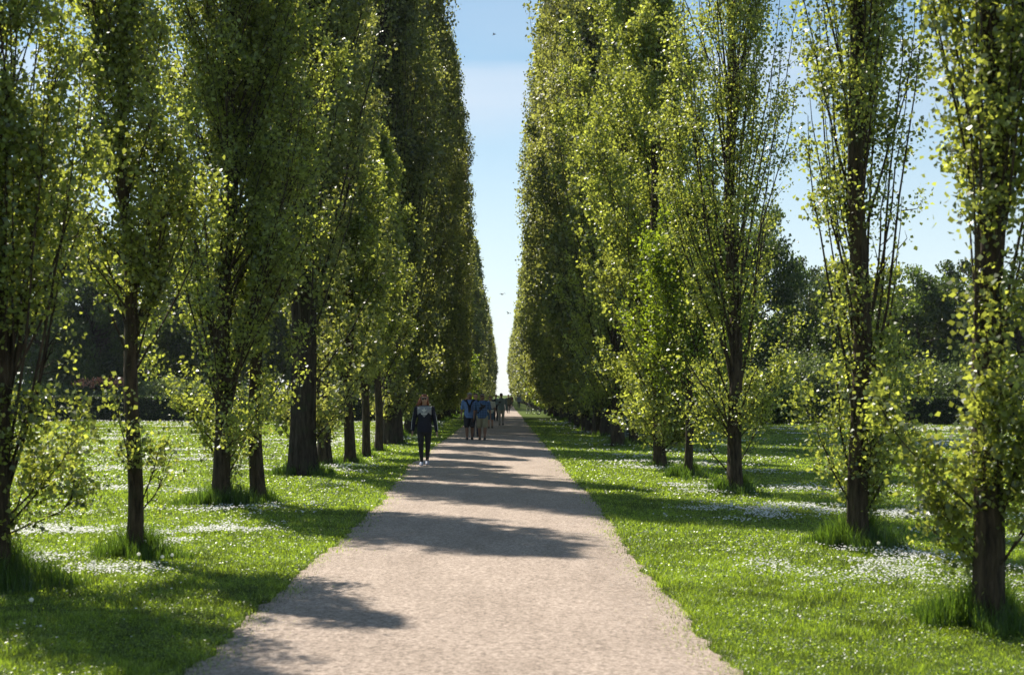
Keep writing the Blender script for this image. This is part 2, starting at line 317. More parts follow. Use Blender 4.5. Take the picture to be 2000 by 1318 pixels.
# daisies: drifts in the lawn
x, y = sample_wedge(5200, 7.5, 92)
def drift(x, y):
    a = fbm(x*.36+5, y*.50, 91, 3); b = fbm(x*1.9, y*1.5, 97, 3)
    d = np.clip((a-.525)*5.5, 0, 1)*np.clip((b-.44)*5, 0, 1)*.42
    out = np.maximum(np.clip((edge_l(y)-x-.5)/1.0, 0, 1), np.clip((x-edge_r(y)-.6)/1.2, 0, 1))
    for (px, py, sx, sy, amp) in SPOTS:
        gx, gy = ground(px, py)
        d = np.maximum(d, amp*np.clip(1.35*np.exp(-((x-gx)/sx)**2-((y-gy)/sy)**2)-.35, 0, 1)*np.clip((b-.36)*4.5, 0, 1))
    for (px, py, sx, sy) in BARE:
        gx, gy = ground(px, py)
        d = d*(1-np.exp(-((x-gx)/sx)**2-((y-gy)/sy)**2))
    return d*out
SPOTS = [(390, 1052, .75, 1.2, .95), (450, 1040, .7, 1.2, .8), (90, 1045, 1.4, 1.0, .85), (1325, 960, 1.1, 1.6, .9), (1430, 1010, .9, 1.2, .8), (1560, 1000, 1.2, 1.0, .9), (1520, 1072, .45, .5, .95), (1750, 1010, 1.4, .8, .6),
         (1685, 1212, .16, .10, .8), (1660, 1162, .16, .14, .7), (240, 1120, .7, .5, .6), (60, 1100, .5, .6, .5), (560, 1000, .6, 1.4, .6), (1640, 960, 1.5, 1.5, .7), (1900, 870, 4, 5, .7), (1850, 840, 6, 4, .7), (200, 960, 1.2, 1.5, .5), (330, 900, 3, 2, .5), (150, 880, 3, 2, .5)]
BARE = [(1600, 1250, 2.6, 1.9), (1900, 1290, 2, 1.5), (1500, 1180, 1.5, 1.6), (400, 1180, 1.6, 1.5), (150, 1240, 2, 2), (600, 1080, .6, 1.6), (1800, 1180, 1.3, 1.2), (1200, 950, .8, 4)]
dn = drift(x, y)
kp = rng.random(len(x)) < dn*.85+.0004*(x-edge_r(y) > .8)+.001*(edge_l(y)-x > .8)
x, y = x[kp], y[kp]; n = len(x)
rad = .0092*np.maximum(1, (y/12.0))**.78*rng.uniform(.75, 1.2, n)
hz = .05+.03*rng.random(n)+.04*np.clip((y-12)/40, 0, 1)
nrm = np.stack([rng.normal(0, .33, n), rng.normal(-.12, .33, n), np.ones(n)], -1); nrm /= np.linalg.norm(nrm, axis=1, keepdims=True)
A = np.cross(nrm, [0.3, .9, .1]); A /= np.linalg.norm(A, axis=1, keepdims=True); B = np.cross(nrm, A)
ang = np.arange(6)*np.pi/3
C = np.stack([x, y, hz], -1)
V = C[:, None, :] + rad[:, None, None]*(A[:, None, :]*np.cos(ang)[None, :, None]+B[:, None, :]*np.sin(ang)[None, :, None])
i = np.arange(n)[:, None]*6
tag(link('daisies', np_mesh('daisies', V, np.concatenate([i+np.array([[0, 1, 2, 3]]), i+np.array([[0, 3, 4, 5]])]), M['daisy'], tint=rng.random(2*n))),
    'drifts of small white daisies scattered through the lawn', 'daisies', kind='stuff')

px_, py_ = sample_wedge(420, 7.2, 60)
ok_ = (px_ > edge_l(py_)-.12) & (px_ < edge_r(py_)+.12) & (rng.random(len(px_)) < .25+.75*fbm(px_*1.5, py_*.6, 501))
px_, py_ = px_[ok_], py_[ok_]; n = len(px_)
rad = .0042*np.maximum(1, py_/9)**.8*rng.uniform(.5, 1.0, n)**1.5*1.4
O = np.array([(1, 0, 0), (0, 1, 0), (-1, 0, 0), (0, -1, 0), (.1, 0, .8)])
th = rng.random(n)*6.28; c_, s_ = np.cos(th), np.sin(th)
V = np.stack([px_[:, None]+rad[:, None]*(O[None, :, 0]*c_[:, None]-O[None, :, 1]*s_[:, None]), py_[:, None]+rad[:, None]*(O[None, :, 0]*s_[:, None]+O[None, :, 1]*c_[:, None]), .02+O[None, :, 2]*rad[:, None]-.002+.0*py_[:, None]], -1)
i = np.arange(n)[:, None]*5
tag(link('loose_stones', np_mesh('loose_stones', V, np.concatenate([i+np.array([[0, 1, 4]]), i+np.array([[1, 2, 4]]), i+np.array([[2, 3, 4]]), i+np.array([[3, 0, 4]])]), plain('stone_chip', (.36, .31, .27), .8, var=.45, scale=90))), 'loose grit and small stones lying on the gravel path', 'grit', kind='stuff')

# ------------------------------------------------------------------ leaves and trees
def leaf_quads(P, size, rg, droop=.3, wid=.85, jit=.42, orient=None):
    n = len(P)
    s = size*rg.uniform(1-jit, 1+jit, n)
    d = rg.normal(0, 1, (n, 3)); d[:, 2] -= droop; d /= np.linalg.norm(d, axis=1, keepdims=True)
    u = rg.normal(0, 1, (n, 3)); 
    if orient is not None: u = u*.8+orient
    w = np.cross(d, u); w /= np.linalg.norm(w, axis=1, keepdims=True)+1e-9
    nn = np.cross(d, w)
    base = P-d*s[:, None]*.5
    mid = P-d*s[:, None]*.12
    a = mid+w*(s*wid*.5)[:, None]+nn*(s*.10)[:, None]; b = mid-w*(s*wid*.5)[:, None]+nn*(s*.10)[:, None]
    tip = P+d*s[:, None]*.5
    V = np.stack([base, a, tip, b], 1)
    return V.reshape(-1, 3), np.arange(n*4).reshape(n, 4)

def poplar(seed, H, rc, tr, nb, leaf, nleaf, zlo=.06, old=False, clump=.08, shoots=10, twigs=True, lean=(0, 0), open_=0., prof='young', wide=0., limb_w=1.0):
    """fastigiate poplar -> dict of meshes: trunk, branches, crown"""
    rg = np.random.default_rng(seed)
    # trunk
    S = 26; z = np.linspace(-.05, H*.93, S); tz = np.clip(z/H, 0, 1)
    ph = rg.random(4)*6.28
    cx = lean[0]*tz*H + .012*H*(np.sin(tz*5+ph[0])-np.sin(ph[0]))*tz + .03*np.sin(tz*19+ph[1])*min(1, H/12)
    cy = lean[1]*tz*H + .012*H*(np.sin(tz*4+ph[2])-np.sin(ph[2]))*tz + .03*np.sin(tz*17+ph[3])*min(1, H/12)
    cx -= cx[0]; cy -= cy[0]
    def axis(zz):
        return np.interp(zz, z, cx), np.interp(zz, z, cy)
    rr = tr*(1-tz)**.75+.012
    rr = rr*(1+.28*np.exp(-np.maximum(z, 0)/.18))
    k = 20
    Vt, Ft = tubes(np.stack([cx, cy, z], -1)[None], rr[None], k)
    an = np.tile(np.arange(k)/k*2*np.pi, S); zz = np.repeat(z, k)
    c0 = np.stack([np.repeat(cx, k), np.repeat(cy, k)], -1)
    fl = 1+(.24 if old else .07)*np.sin(an*5+ph[0]+zz*.15)+.04*np.sin(an*9+zz*1.3)+.05*(fbm(an*2+seed, zz*2.2, seed)-.5)
    Vt[:, :2] = c0+(Vt[:, :2]-c0)*fl[:, None]
    tl = [(Vt, Ft)]
    if old:   # fluted multi-stem butt
        for j in range(6):
            a = j/6*6.28+rg.random()*.6; r0 = tr*.62; zt = rg.uniform(.25, .6)*H
            s = np.linspace(0, 1, 12); zj = s*zt; ax_, ay_ = axis(zj)
            rj = tr*.46*(1-s*.75)*(1+.3*np.exp(-zj/.35)); o = r0*(1+.22*np.exp(-zj/.5)+.9*s)
            Pj = np.stack([ax_+np.cos(a+s*.5)*o, ay_+np.sin(a+s*.5)*o, zj-.05], -1)
            tl.append(tubes(Pj[None], rj[None], 10))
    trunk = join_vf(tl)
    # envelope
    def env(t):
        if prof == 'young': e = np.interp(t, [0, .04, .10, .22, .55, .8, .93, 1], [.45, .65, .85, 1, 1, .78, .42, .05])
        elif prof == 'vase': e = np.interp(t, [0, .2, .4, .65, .85, 1], [.15, .35, .85, 1, .75, .15])
        elif prof == 'bare': e = np.interp(t, [0, .1, .2, .35, .6, .85, 1], [.2, .3, .55, .95, 1, .6, .05])
        else: e = np.interp(t, [0, .03, .09, .2, .5, .68, .82, .93, 1], [.42, .58, .80, .97, 1, .88, .60, .30, .05])
        return e*rc
    # branches
    N = nb
    z0 = H*(zlo+(.93-zlo)*rg.random(N)**1.1)
    L = H*(.20+.22*rg.random(N))*np.clip(1.15-z0/H, .25, 1)*(1+wide*.8)
    az = rg.random(N)*2*np.pi
    if shoots:
        zs = rg.uniform(.008, .09, shoots)*H+.1; z0 = np.concatenate([z0, zs]); L = np.concatenate([L, rg.uniform(.05, .21, shoots)*H]); az = np.concatenate([az, rg.random(shoots)*6.28])
        N += shoots
    z1 = np.minimum(z0+L, H*1.0)
    rend = env(z1/H)*np.sqrt(rg.uniform(.15, 1.0, N))*(1+.35*(rg.random(N)-.5))*(.78+.5*fbm(np.cos(az)*1.4+seed+7, z1/H*9+np.sin(az)*1.4, seed, 2))
    big = rg.random(N) < .12; rend[big] *= 1.12; rend = np.minimum(rend, env(z1/H)*1.12)
    SB = 9; s = np.linspace(0, 1, SB)
    rad = rend[:, None]*(1-(1-s[None, :])**1.55)
    zz = z0[:, None]+(z1-z0)[:, None]*s[None, :]**.92
    ax_, ay_ = axis(zz)
    wob = (rg.random((N, 2))-.5)*.9
    azz = az[:, None]+wob[:, :1]*s[None, :]
    BP = np.stack([ax_+np.cos(azz)*rad, ay_+np.sin(azz)*rad, zz], -1)
    BP += rg.normal(0, .012*H/12, BP.shape)*np.sin(s*np.pi)[None, :, None]
    br = (.009+.072*tr*np.clip((z1-z0)/H/.2, .3, 1.6)*(1-z0/H))*limb_w
    BR = br[:, None]*(1-s[None, :]*.82)
    vb = [tubes(BP, BR, 5)]
    # twigs from the branches
    nt_ = 8
    ti = np.repeat(np.arange(N), nt_); ts = rg.uniform(.12, 1.0, len(ti))
    fi = ts*(SB-1); i0 = np.minimum(fi.astype(int), SB-2); fr = (fi-i0)[:, None]
    tp = BP[ti, i0]*(1-fr)+BP[ti, i0+1]*fr
    cxy = np.stack(axis(tp[:, 2]), -1)
    outw = tp[:, :2]-cxy; outw /= np.linalg.norm(outw, axis=1, keepdims=True)+1e-6
    td = np.concatenate([outw*.45+rg.normal(0, .45, (len(ti), 2)), rg.uniform(.5, 1.2, (len(ti), 1))], 1)
    tlng = rg.uniform(.35, 1.0, len(ti))*np.clip(rc*.42, .35, .9)
    te = tp+td/np.linalg.norm(td, axis=1, keepdims=True)*tlng[:, None]
    # hold the twigs inside the envelope
    e = env(np.clip(te[:, 2]/H, 0, 1))*1.10+.08
    cxy = np.stack(axis(te[:, 2]), -1); q = te[:, :2]-cxy; ql = np.linalg.norm(q, axis=1)
    f = np.minimum(1, e/(ql+1e-6)); te[:, :2] = cxy+q*f[:, None]
    if twigs:
        s3 = np.linspace(0, 1, 3)[None, :, None]
        TP = tp[:, None, :]*(1-s3)+te[:, None, :]*s3
        TP[:, 1] += rg.normal(0, .03, (len(ti), 3))
        vb.append(tubes(TP, np.repeat(np.array([[.0075, .005, .002]]), len(ti), 0)*limb_w, 3))
    branches = join_vf(vb)
    # leaves along twigs
    li = rg.integers(0, len(ti), nleaf); lt = (1.06-rg.random(nleaf)**1.3*1.0)[:, None]
    P = tp[li]*(1-lt)+te[li]*lt+rg.normal(0, clump, (nleaf, 3))*np.array([1, 1, 1.25])
    if open_ > 0:
        m_ = vnoise(P[:, 0]*2.1+P[:, 1]*2.6+seed*3, P[:, 2]*1.5, seed)+rg.normal(0, .06, len(P)) > open_
        P = P[m_]
    P = P[P[:, 2] > .12]
    Vl, Fl = leaf_quads(P, leaf, rg)
    # tint: per-twig hue plus per-leaf
    tw = rg.normal(.5, .17, len(ti)); t = np.clip(tw[li][:len(P)]+rg.normal(0, .17, len(P)), 0, 1)
    return dict(trunk=np_mesh('trunk', *trunk, M['bark_old'] if old else M['bark'], smooth=True),
                branches=np_mesh('branches', *branches, M['bark_old'] if old else M['bark'], smooth=True),
                crown=np_mesh('crown', Vl, Fl, M['leaf'], tint=t))
def plant_tree(meshes, loc, name, label, group, rz=0, sc=1, cat='tree', leafm=None):
    o = empty(name, loc, rz, label, cat, group); o.scale = (sc, sc, sc)
    for k in ('trunk', 'branches', 'crown'):
        if k in meshes:
            c = link(k, meshes[k], o)
            if leafm and k == 'crown':
                c.material_slots[0].link = 'OBJECT'; c.material_slots[0].material = leafm
    return o
def copy_tree(src, loc, rz, sc, label=None):
    c = src.copy(); SC.collection.objects.link(c); c.location = loc; c.rotation_euler = (0, 0, rz); c.scale = sc
    if label: c['label'] = label
    for ch in list(src.children):
        d = ch.copy(); SC.collection.objects.link(d); d.parent = c
        if ch.name.startswith('crown') and ch.material_slots[0].link == 'OBJECT':
            d.material_slots[0].link = 'OBJECT'; d.material_slots[0].material = ch.material_slots[0].material
    return c
tufts = []          # tall grass round the trunk feet
GL, GR = 'poplars of the left row', 'poplars of the right row'
def near_tree(px, py, seed, label, group, tuft=(.42, .38), **kw):
    gx, gy = ground(px, py); lm = kw.pop('leafm', None); nm = kw.pop('name', 'poplar_tree')
    me = poplar(seed, **kw); tufts.append((gx, gy, tuft[0], tuft[1]))
    return plant_tree(me, (gx, gy, 0), nm, label, group, leafm=lm)
# left row, from the camera outwards
near_tree(-2, 1150, 11, 'nearest poplar of the left row, leafy from the foot, cut by the left picture edge', GL, (.5, .42), H=7.4, rc=.86, tr=.095, nb=90, leaf=.046, nleaf=52000, open_=.26, wide=.5, shoots=12, limb_w=.9)
near_tree(262, 1090, 12, 'slim poplar with one bare lower trunk, second from the left edge', GL, (.40, .36), H=6.9, rc=.84, tr=.070, nb=75, leaf=.046, nleaf=42000, open_=.22, zlo=.26, shoots=3, prof='bare', limb_w=.9)
near_tree(430, 988, 13, 'broad loose young poplar with a straight pale trunk and a dark tuft at its foot', GL, (.55, .42), H=11.0, rc=1.65, tr=.115, nb=140, leaf=.054, nleaf=96000, open_=.25, zlo=.08, shoots=9, wide=.25)
near_tree(505, 982, 14, 'thin poplar trunk leaning slightly, close behind the broad young poplar', GL, (.35, .28), H=9, rc=1.0, tr=.10, nb=70, leaf=.064, nleaf=26000, zlo=.22, shoots=0, prof='bare', lean=(-.03, 0))
OLD = dict(H=22, rc=1.75, tr=.235, nb=230, leaf=.085, nleaf=130000, zlo=.09, old=True, prof='old', shoots=8, twigs=True, clump=.13)
near_tree(588, 928, 15, 'massive old poplar with a dark fluted trunk, first thick one on the left', GL, (.6, .4), leafm=M['leaf_old'], **OLD)
near_tree(634, 908, 16, 'dark slender poplar trunk right beside the massive fluted one', GL, (.35, .3), H=15, rc=1.3, tr=.15, nb=110, leaf=.08, nleaf=48000, zlo=.13, shoots=4, prof='bare', leafm=M['leaf_old'])
near_tree(684, 905, 17, 'young light green poplar, first of three pale trunks left of the woman', GL, (.35, .3), H=9.3, rc=1.15, tr=.12, open_=.40, nb=90, leaf=.075, nleaf=40000, zlo=.18, shoots=2, prof='bare', lean=(-.02, 0))
near_tree(716, 894, 18, 'young poplar with a leaning pale trunk, middle of the three left of the woman', GL, (.3, .25), H=9.0, rc=1.1, tr=.10, open_=.35, nb=90, leaf=.075, nleaf=40000, zlo=.17, shoots=0, prof='bare', lean=(-.035, 0))
near_tree(739, 882, 19, 'young poplar with a thin trunk, third of the pale trunks, beside the next fluted one', GL, (.3, .25), H=9.6, rc=1.1, tr=.11, nb=90, leaf=.08, nleaf=40000, zlo=.17, shoots=0, prof='bare')
near_tree(768, 868, 20, 'massive old poplar with a split grey trunk just left of the woman', GL, (.5, .35), leafm=M['leaf_old'], **{**OLD, 'tr': .27, 'H': 24, 'leaf': .10, 'nleaf': 110000})
# right row
near_tree(1926, 1228, 31, 'nearest poplar of the right row with a stout dark trunk near the right edge', GR, (.45, .36), H=8.5, rc=.70, tr=.098, nb=70, leaf=.046, nleaf=44000, open_=.22, shoots=11, zlo=.12, wide=.35, limb_w=.8)
near_tree(1676, 1072, 32, 'poplar with a thick trunk and drooping low shoots, second from the right edge', GR, (.5, .42), H=10.5, rc=.78, tr=.102, nb=84, leaf=.045, nleaf=54000, open_=.22, shoots=14, zlo=.10, wide=.3)
near_tree(1437, 965, 33, 'open poplar forking high up, third from the right edge, sky showing through its crown', GR, (.5, .35), H=12.5, rc=1.35, tr=.112, nb=105, leaf=.050, nleaf=72000, shoots=14, zlo=.10, wide=.4, open_=.27)
near_tree(1290, 914, 35, 'yellowish green young poplar behind the small broadleaved tree on the right', GR, (.35, .3), H=11, rc=1.75, tr=.13, nb=150, leaf=.076, nleaf=68000, zlo=.07, shoots=22, prof='young')
near_tree(1238, 869, 36, 'thin poplar trunk beside the slatted bin in the right row', GR, (.45, .4), H=14, rc=1.8, tr=.13, nb=130, leaf=.085, nleaf=60000, zlo=.06, shoots=14, prof='young')
near_tree(1206, 872, 37, 'dark tall poplar left of the slatted bin in the right row', GR, (.45, .4), H=20, rc=2.1, tr=.19, nb=190, leaf=.09, nleaf=90000, zlo=.05, shoots=14, prof='old')
near_tree(1172, 851, 38, 'massive old poplar with a black fluted foot, first thick one on the right', GR, (.5, .35), leafm=M['leaf_old'], **{**OLD, 'leaf': .10, 'nleaf': 120000, 'rc': 2.45, 'H': 24, 'shoots': 30, 'zlo': .05})

# the small broadleaved tree in the right row
def round_tree(seed, H, rc, tr, nclump, nleaf, leaf, zc=.62, flat=1.0, sig=.5, fork=.25, nl=14):
    rg = np.random.default_rng(seed)
    S = 12; z = np.linspace(-.05, H*.8, S); tz = z/H
    cx = .03*H*np.sin(tz*3+seed)*tz; cy = .03*H*np.cos(tz*2.4+seed)*tz
    rr = (tr*(1-tz)**.9+.01)*(1+.5*np.exp(-np.maximum(z, 0)/.3))
    trunk = tubes(np.stack([cx, cy, z], -1)[None], rr[None], 12)
    # clump centres
    u = rg.normal(0, 1, (nclump, 3)); u /= np.linalg.norm(u, axis=1, keepdims=True)
    q = rg.uniform(.35, 1, nclump)**.5
    cz = H*zc; hz = H*(1-zc)*.93
    C = u*q[:, None]*np.array([rc, rc, hz]); low = C[:, 2] < 0; C[low, 2] *= .75*flat
    C *= rg.uniform(.85, 1.12, (nclump, 1)); C[:, 2] += cz
    # limbs to clumps
    nl = min(nclump, nl*3); s = np.linspace(0, 1, 7)[None, :, None]
    z0 = rg.uniform(fork, .7, nl)*H; z0 = np.minimum(z0, C[:nl, 2]-.05*H)
    P0 = np.stack([np.interp(z0, z, cx), np.interp(z0, z, cy), z0], -1)[:, None, :]
    P1 = C[:nl][:, None, :]
    mid = P0*.55+P1*.45; mid[..., :2] = P0[..., :2]*.35+P1[..., :2]*.65; mid[..., 2] = P0[..., 2]*.55+P1[..., 2]*.45
    BP = P0*(1-s)**2+2*mid*s*(1-s)+P1*s**2
    BR = (tr*.32*(1-np.linspace(0, 1, 7)*.85))[None, :]*rg.uniform(.5, 1, (nl, 1))
    br = tubes(BP, BR, 6)
    ci = rg.integers(0, nclump, nleaf); sg = sig*rg.uniform(.6, 1.25, nclump)
    g3 = rg.normal(0, 1, (nleaf, 3)); g3 /= np.linalg.norm(g3, axis=1, keepdims=True); g3 *= rg.uniform(.3, 1.25, (nleaf, 1))
    P = C[ci]+g3*sg[ci][:, None]*np.array([1.15, 1.15, .75])
    P = P[P[:, 2] > .3]
    Vl, Fl = leaf_quads(P, leaf, rg, orient=np.array([.2, 0, .3]))
    t = np.clip(rg.normal(.5, .2, nclump)[ci][:len(P)]+rg.normal(0, .15, len(P)), 0, 1)
    return dict(trunk=np_mesh('trunk', *trunk, M['bark'], smooth=True), branches=np_mesh('branches', *br, M['bark'], smooth=True), crown=np_mesh('crown', Vl, Fl, M['leaf'], tint=t))
gx, gy = ground(1343, 934)
plant_tree(poplar(5, H=5.6, rc=1.55, tr=.075, nb=75, leaf=.062, nleaf=24000, zlo=.17, shoots=0, prof='vase', wide=.3), (gx, gy, 0), 'broadleaved_tree', 'small spreading bright green tree with a thin forked trunk in the right row', None, leafm=M['leaf_young'])
tufts.append((gx, gy, .5, .38))

# dense rows that run to the horizon: mesh variants by distance, shared by copies
DENSE = [poplar(100+i, H=24, rc=2.2, tr=.22, nb=260, leaf=.125, nleaf=95000, zlo=.035, old=True, prof='old', shoots=64, twigs=False, clump=.15) for i in range(4)]
FAR = [poplar(120+i, H=20, rc=1.9, tr=.3, nb=200, leaf=.22, nleaf=34000, zlo=.03, old=False, prof='old', shoots=14, twigs=False, clump=.17) for i in range(3)]
def dense_row(side, protos, ys, label, group, heights, rnd, inset=0):
    first = {}
    for i, yy in enumerate(ys):
        k = rnd.randrange(len(protos)); x = side + inset + rnd.uniform(-.15, .15)
        s = heights(yy)*rnd.uniform(.88, 1.12); w = rnd.uniform(.84, 1.14)*(1.06 if side > 0 else .90)
        if k not in first:
            o = plant_tree(protos[k], (x, yy, 0), 'poplar_tree', label, group, leafm=M['leaf_old']); first[k] = o
            o.rotation_euler = (0, 0, rnd.uniform(0, 6.28)); o.scale = (w, w, s)
        else:
            o = copy_tree(first[k], (x, yy, 0), rnd.uniform(0, 6.28), (w, w, s))
        o.rotation_euler[0] = rnd.uniform(-.018, .018); o.rotation_euler[1] = rnd.uniform(-.018, .018)
        if yy < 128: tufts.append((x, yy, .5, .4))
rnd = random.Random(4)
lrow1 = [56, 61.5, 66.5, 72, 77, 82.5, 88, 93, 98.5, 104, 109, 115]
rrow1 = [58, 63.5, 68, 74, 79, 84.5, 89.5, 95, 100, 106, 111.5, 117]
dense_row(-4.15, DENSE, lrow1, 'one of the tall dense poplars merging into the left green wall beyond the woman', 'tall poplars of the left wall', lambda y: 1.0, rnd)
dense_row(4.15, DENSE, rrow1, 'one of the tall dense poplars whose crowns merge into the right green wall', 'tall poplars of the right wall', lambda y: 1.22, rnd)
yl = []; yy = 160
while yy < 470: yl.append(yy); yy += 6.5
dense_row(-4.1, FAR, yl, 'one of the farthest poplars tapering to the vanishing point on the left', 'farthest poplars of the left row', lambda y: .95, rnd)
dense_row(4.1, FAR, [v+2 for v in yl], 'one of the farthest poplars tapering to the vanishing point on the right', 'farthest poplars of the right row', lambda y: .98, rnd)
# bright young hornbeam-like trees in the gap of the rows
YG = [round_tree(60+i, 6.5, 1.3, .08, 70, 9000, .17, zc=.52, flat=1.3, sig=.42) for i in range(2)]
k = 0
for sx, ys_, lab, grp in ((-3.9, (123, 129, 135, 141), 'one of the bright yellow green young trees filling the gap in the far left row', 'bright young trees in the gap on the left'),
                     (4.0, (125, 130, 135, 140, 145), 'one of the bright yellow green young trees filling the gap in the far right row', 'bright young trees in the gap on the right')):
    src = None
    for yy in ys_:
        if src is None: src = plant_tree(YG[k % 2], (sx, yy, 0), 'young_tree', lab, grp, leafm=M['leaf_young']); k += 1
        else: copy_tree(src, (sx+rnd.uniform(-.3, .3), yy, 0), rnd.uniform(0, 6), (1, 1, rnd.uniform(.8, 1.15)))

# tall grass round the trunks
xs, ys_, hs_ = [], [], []
for (tx, ty, tr_, th_) in tufts:
    n = int(3800*(12/max(ty, 12))**1.35*(tr_/.45)**2)+60
    a = rng.random(n)*6.28; r = tr_*rng.random(n)**.62*(1+.45*np.sin(a*2+tx)+.25*np.sin(a*5+ty))
    xs.append(tx+np.cos(a)*r); ys_.append(ty+np.sin(a)*r+.05); hs_.append(th_*np.where(np.sin(a) < -.3, .78, 1.05)*(1.25-.75*r/tr_)*rng.uniform(.4, 1.15, n))
x = np.concatenate(xs); y = np.concatenate(ys_); h = np.maximum(np.concatenate(hs_), .08)
tag(link('tall_grass', blades(x, y, h, .007*np.maximum(1, y/13), .55, M['tallgrass'], 'tall_grass', np.clip(rng.normal(.5, .25, len(x)), 0, 1))), 'unmown tall grass tufts round the feet of the poplars', 'tall grass', kind='stuff')

# ------------------------------------------------------------------ hedges, shrubs and far trees
def hedge(name, x0, x1, y, h, label, dep=1.4):
    rg = np.random.default_rng(int(abs(x0)*7+y)); o = empty(name, ((x0+x1)/2, y, 0), 0, label, 'hedge')
    w = (x1-x0)/2
    n = 60; xx = np.linspace(-w, w, n); prof = [(-dep/2, 0), (-dep/2, h*.97), (-dep/2+.08, h), (dep/2-.08, h), (dep/2, h*.97), (dep/2, 0)]
    V = np.array([[(x_, p[0]+.08*np.sin(x_*1.7+p[1]*3)*0, p[1]*(1+.012*math.sin(x_*2))) for p in prof] for x_ in xx]).reshape(-1, 3)
    I = np.arange(n*6).reshape(n, 6); Fq = np.stack([I[:-1, :-1], I[1:, :-1], I[1:, 1:], I[:-1, 1:]], -1).reshape(-1, 4)
    Fq = np.concatenate([Fq, [[0, 1, 4, 5]], [[I[-1, 0], I[-1, 5], I[-1, 4], I[-1, 1]]]])
    V[:, 1] *= .9; V[:, 2] *= .96
    link('hedge_core', np_mesh('hedge_core', V, Fq, plain('hedge_core', (.015, .025, .008), .95)), o)
    nf = int(w*2*h*260); nt2 = int(w*2*dep*260)
    P = np.concatenate([np.stack([rg.uniform(-w, w, nf), -dep/2+rg.normal(0, .05, nf), rg.uniform(0, h, nf)], -1),
                        np.stack([rg.uniform(-w, w, nt2), rg.uniform(-dep/2, dep/2, nt2), h+rg.normal(0, .03, nt2)], -1)])
    Vl, Fl = leaf_quads(P, .11, rg)
    link('foliage', np_mesh('foliage', Vl, Fl, M['hedge'], tint=rg.random(len(P))), o)
hedge('hedge', -42, -7.5, 92, 1.58, 'long dark clipped hedge across the far end of the left lawn')
hedge('hedge', 22.5, 52, 82, 1.55, 'long clipped hedge behind the right lawn between the two nearest right trunks')

def shrub(seed, rx, ry, h, n, leaf, mat, loc, name, label, cat='shrub', group=None):
    rg = np.random.default_rng(seed); nc = 40
    C = np.stack([rg.uniform(-rx, rx, nc), rg.uniform(-ry, ry, nc), rg.uniform(.15, .85, nc)*h], -1)
    C[:, 2] *= 1-.35*(C[:, 0]/rx)**2
    ci = rg.integers(0, nc, n); P = C[ci]+rg.normal(0, 1, (n, 3))*np.array([.35, .35, .22])*h*.5; P = P[P[:, 2] > .03]
    Vl, Fl = leaf_quads(P, leaf, rg)
    o = empty(name, loc, 0, label, cat, group)
    link('foliage', np_mesh('foliage', Vl, Fl, mat, tint=np.clip(rg.normal(.5, .2, nc)[ci][:len(P)]+rg.normal(0, .15, len(P)), 0, 1)), o)
    s = np.linspace(0, 1, 5)[None, :, None]; st = C[:14][:, None, :]; P0 = np.stack([st[..., 0]*.25, st[..., 1]*.25, st[..., 2]*0], -1)
    link('stems', np_mesh('stems', *tubes(P0*(1-s)+st*s, np.full((14, 5), .03), 5), M['bark']), o)
    return o
BGT = [round_tree(200+i, 13, 5.2, .32, 150, 34000, .24, zc=.50, flat=1.2, sig=1.0, fork=.18) for i in range(3)]
BG = [  # px, top py, distance, width scale, leaf, label
    (-60, 270, 112, 1.2, 'leaf_bg', 'dark broad tree behind the hedge at the left picture edge'),
    (95, 370, 106, .95, 'leaf_bg', 'dark broad tree behind the hedge, seen between the two nearest left poplars'),
    (178, 490, 101, .62, 'leaf_bg', 'small dark tree with a thin trunk behind the flowering bushes on the left'),
    (300, 385, 118, 1.0, 'leaf_bg', 'dark round tree behind the hedge left of the broad young poplar'),
    (395, 430, 108, .8, 'leaf_bg', 'dark tree behind the hedge hidden by the broad young poplar'),
    (505, 380, 120, 1.0, 'leaf_bg', 'dark tree behind the hedge left of the massive fluted trunk'),
    (640, 380, 125, 1.0, 'leaf_bg', 'dark tree behind the three young pale trunks on the left'),
    (1475, 400, 108, .78, 'leaf_bg', 'tall dark round tree behind the open third poplar on the right'),
    (1585, 500, 116, .6, 'leaf_pale', 'greyish willow tree right of the dark round tree'),
    (1690, 500, 110, .75, 'leaf_bg', 'low dark tree behind the second poplar from the right edge'),
    (1790, 515, 104, .7, 'leaf_bg', 'green tree between the two nearest right trunks beyond the hedge'),
    (1890, 500, 112, .85, 'leaf_bg', 'broad green tree behind the nearest right trunk'),
    (1990, 510, 106, .8, 'leaf_bg', 'green tree beyond the hedge at the right picture edge'),
    (1360, 470, 125, .9, 'leaf_bg', 'dark tree behind the small spreading tree on the right'),
]
for i, (px, ty, dd, sw, lf, lab) in enumerate(BG):
    Ht = (VY-ty)/F*dd+CH
    o = plant_tree(BGT[i % 3], ((px-VX)/F*dd, dd, 0), 'broadleaved_tree', lab, 'broad trees beyond the lawns', leafm=M[lf])
    o.scale = (sw, sw, Ht/13.0); o.rotation_euler = (0, 0, i*1.3)
shrub(1, 3.6, 1.0, 2.4, 12000, .14, M['leaf_bg'], ((150-VX)/F*96, 96, 0), 'shrub', 'dark bush just behind the left hedge under the small tree')
shrub(2, 2.2, .8, 3.0, 5000, .12, M['leaf_pale'], ((195-VX)/F*98, 98, 0), 'flowering_shrub', 'pale bush with orange and pink blossom behind the left hedge')
o = shrub(3, 2.0, .5, .9, 900, .12, M['flower'], ((205-VX)/F*97, 97, 2.1), 'rose_bush', 'orange pink blossom heads showing above the left hedge')
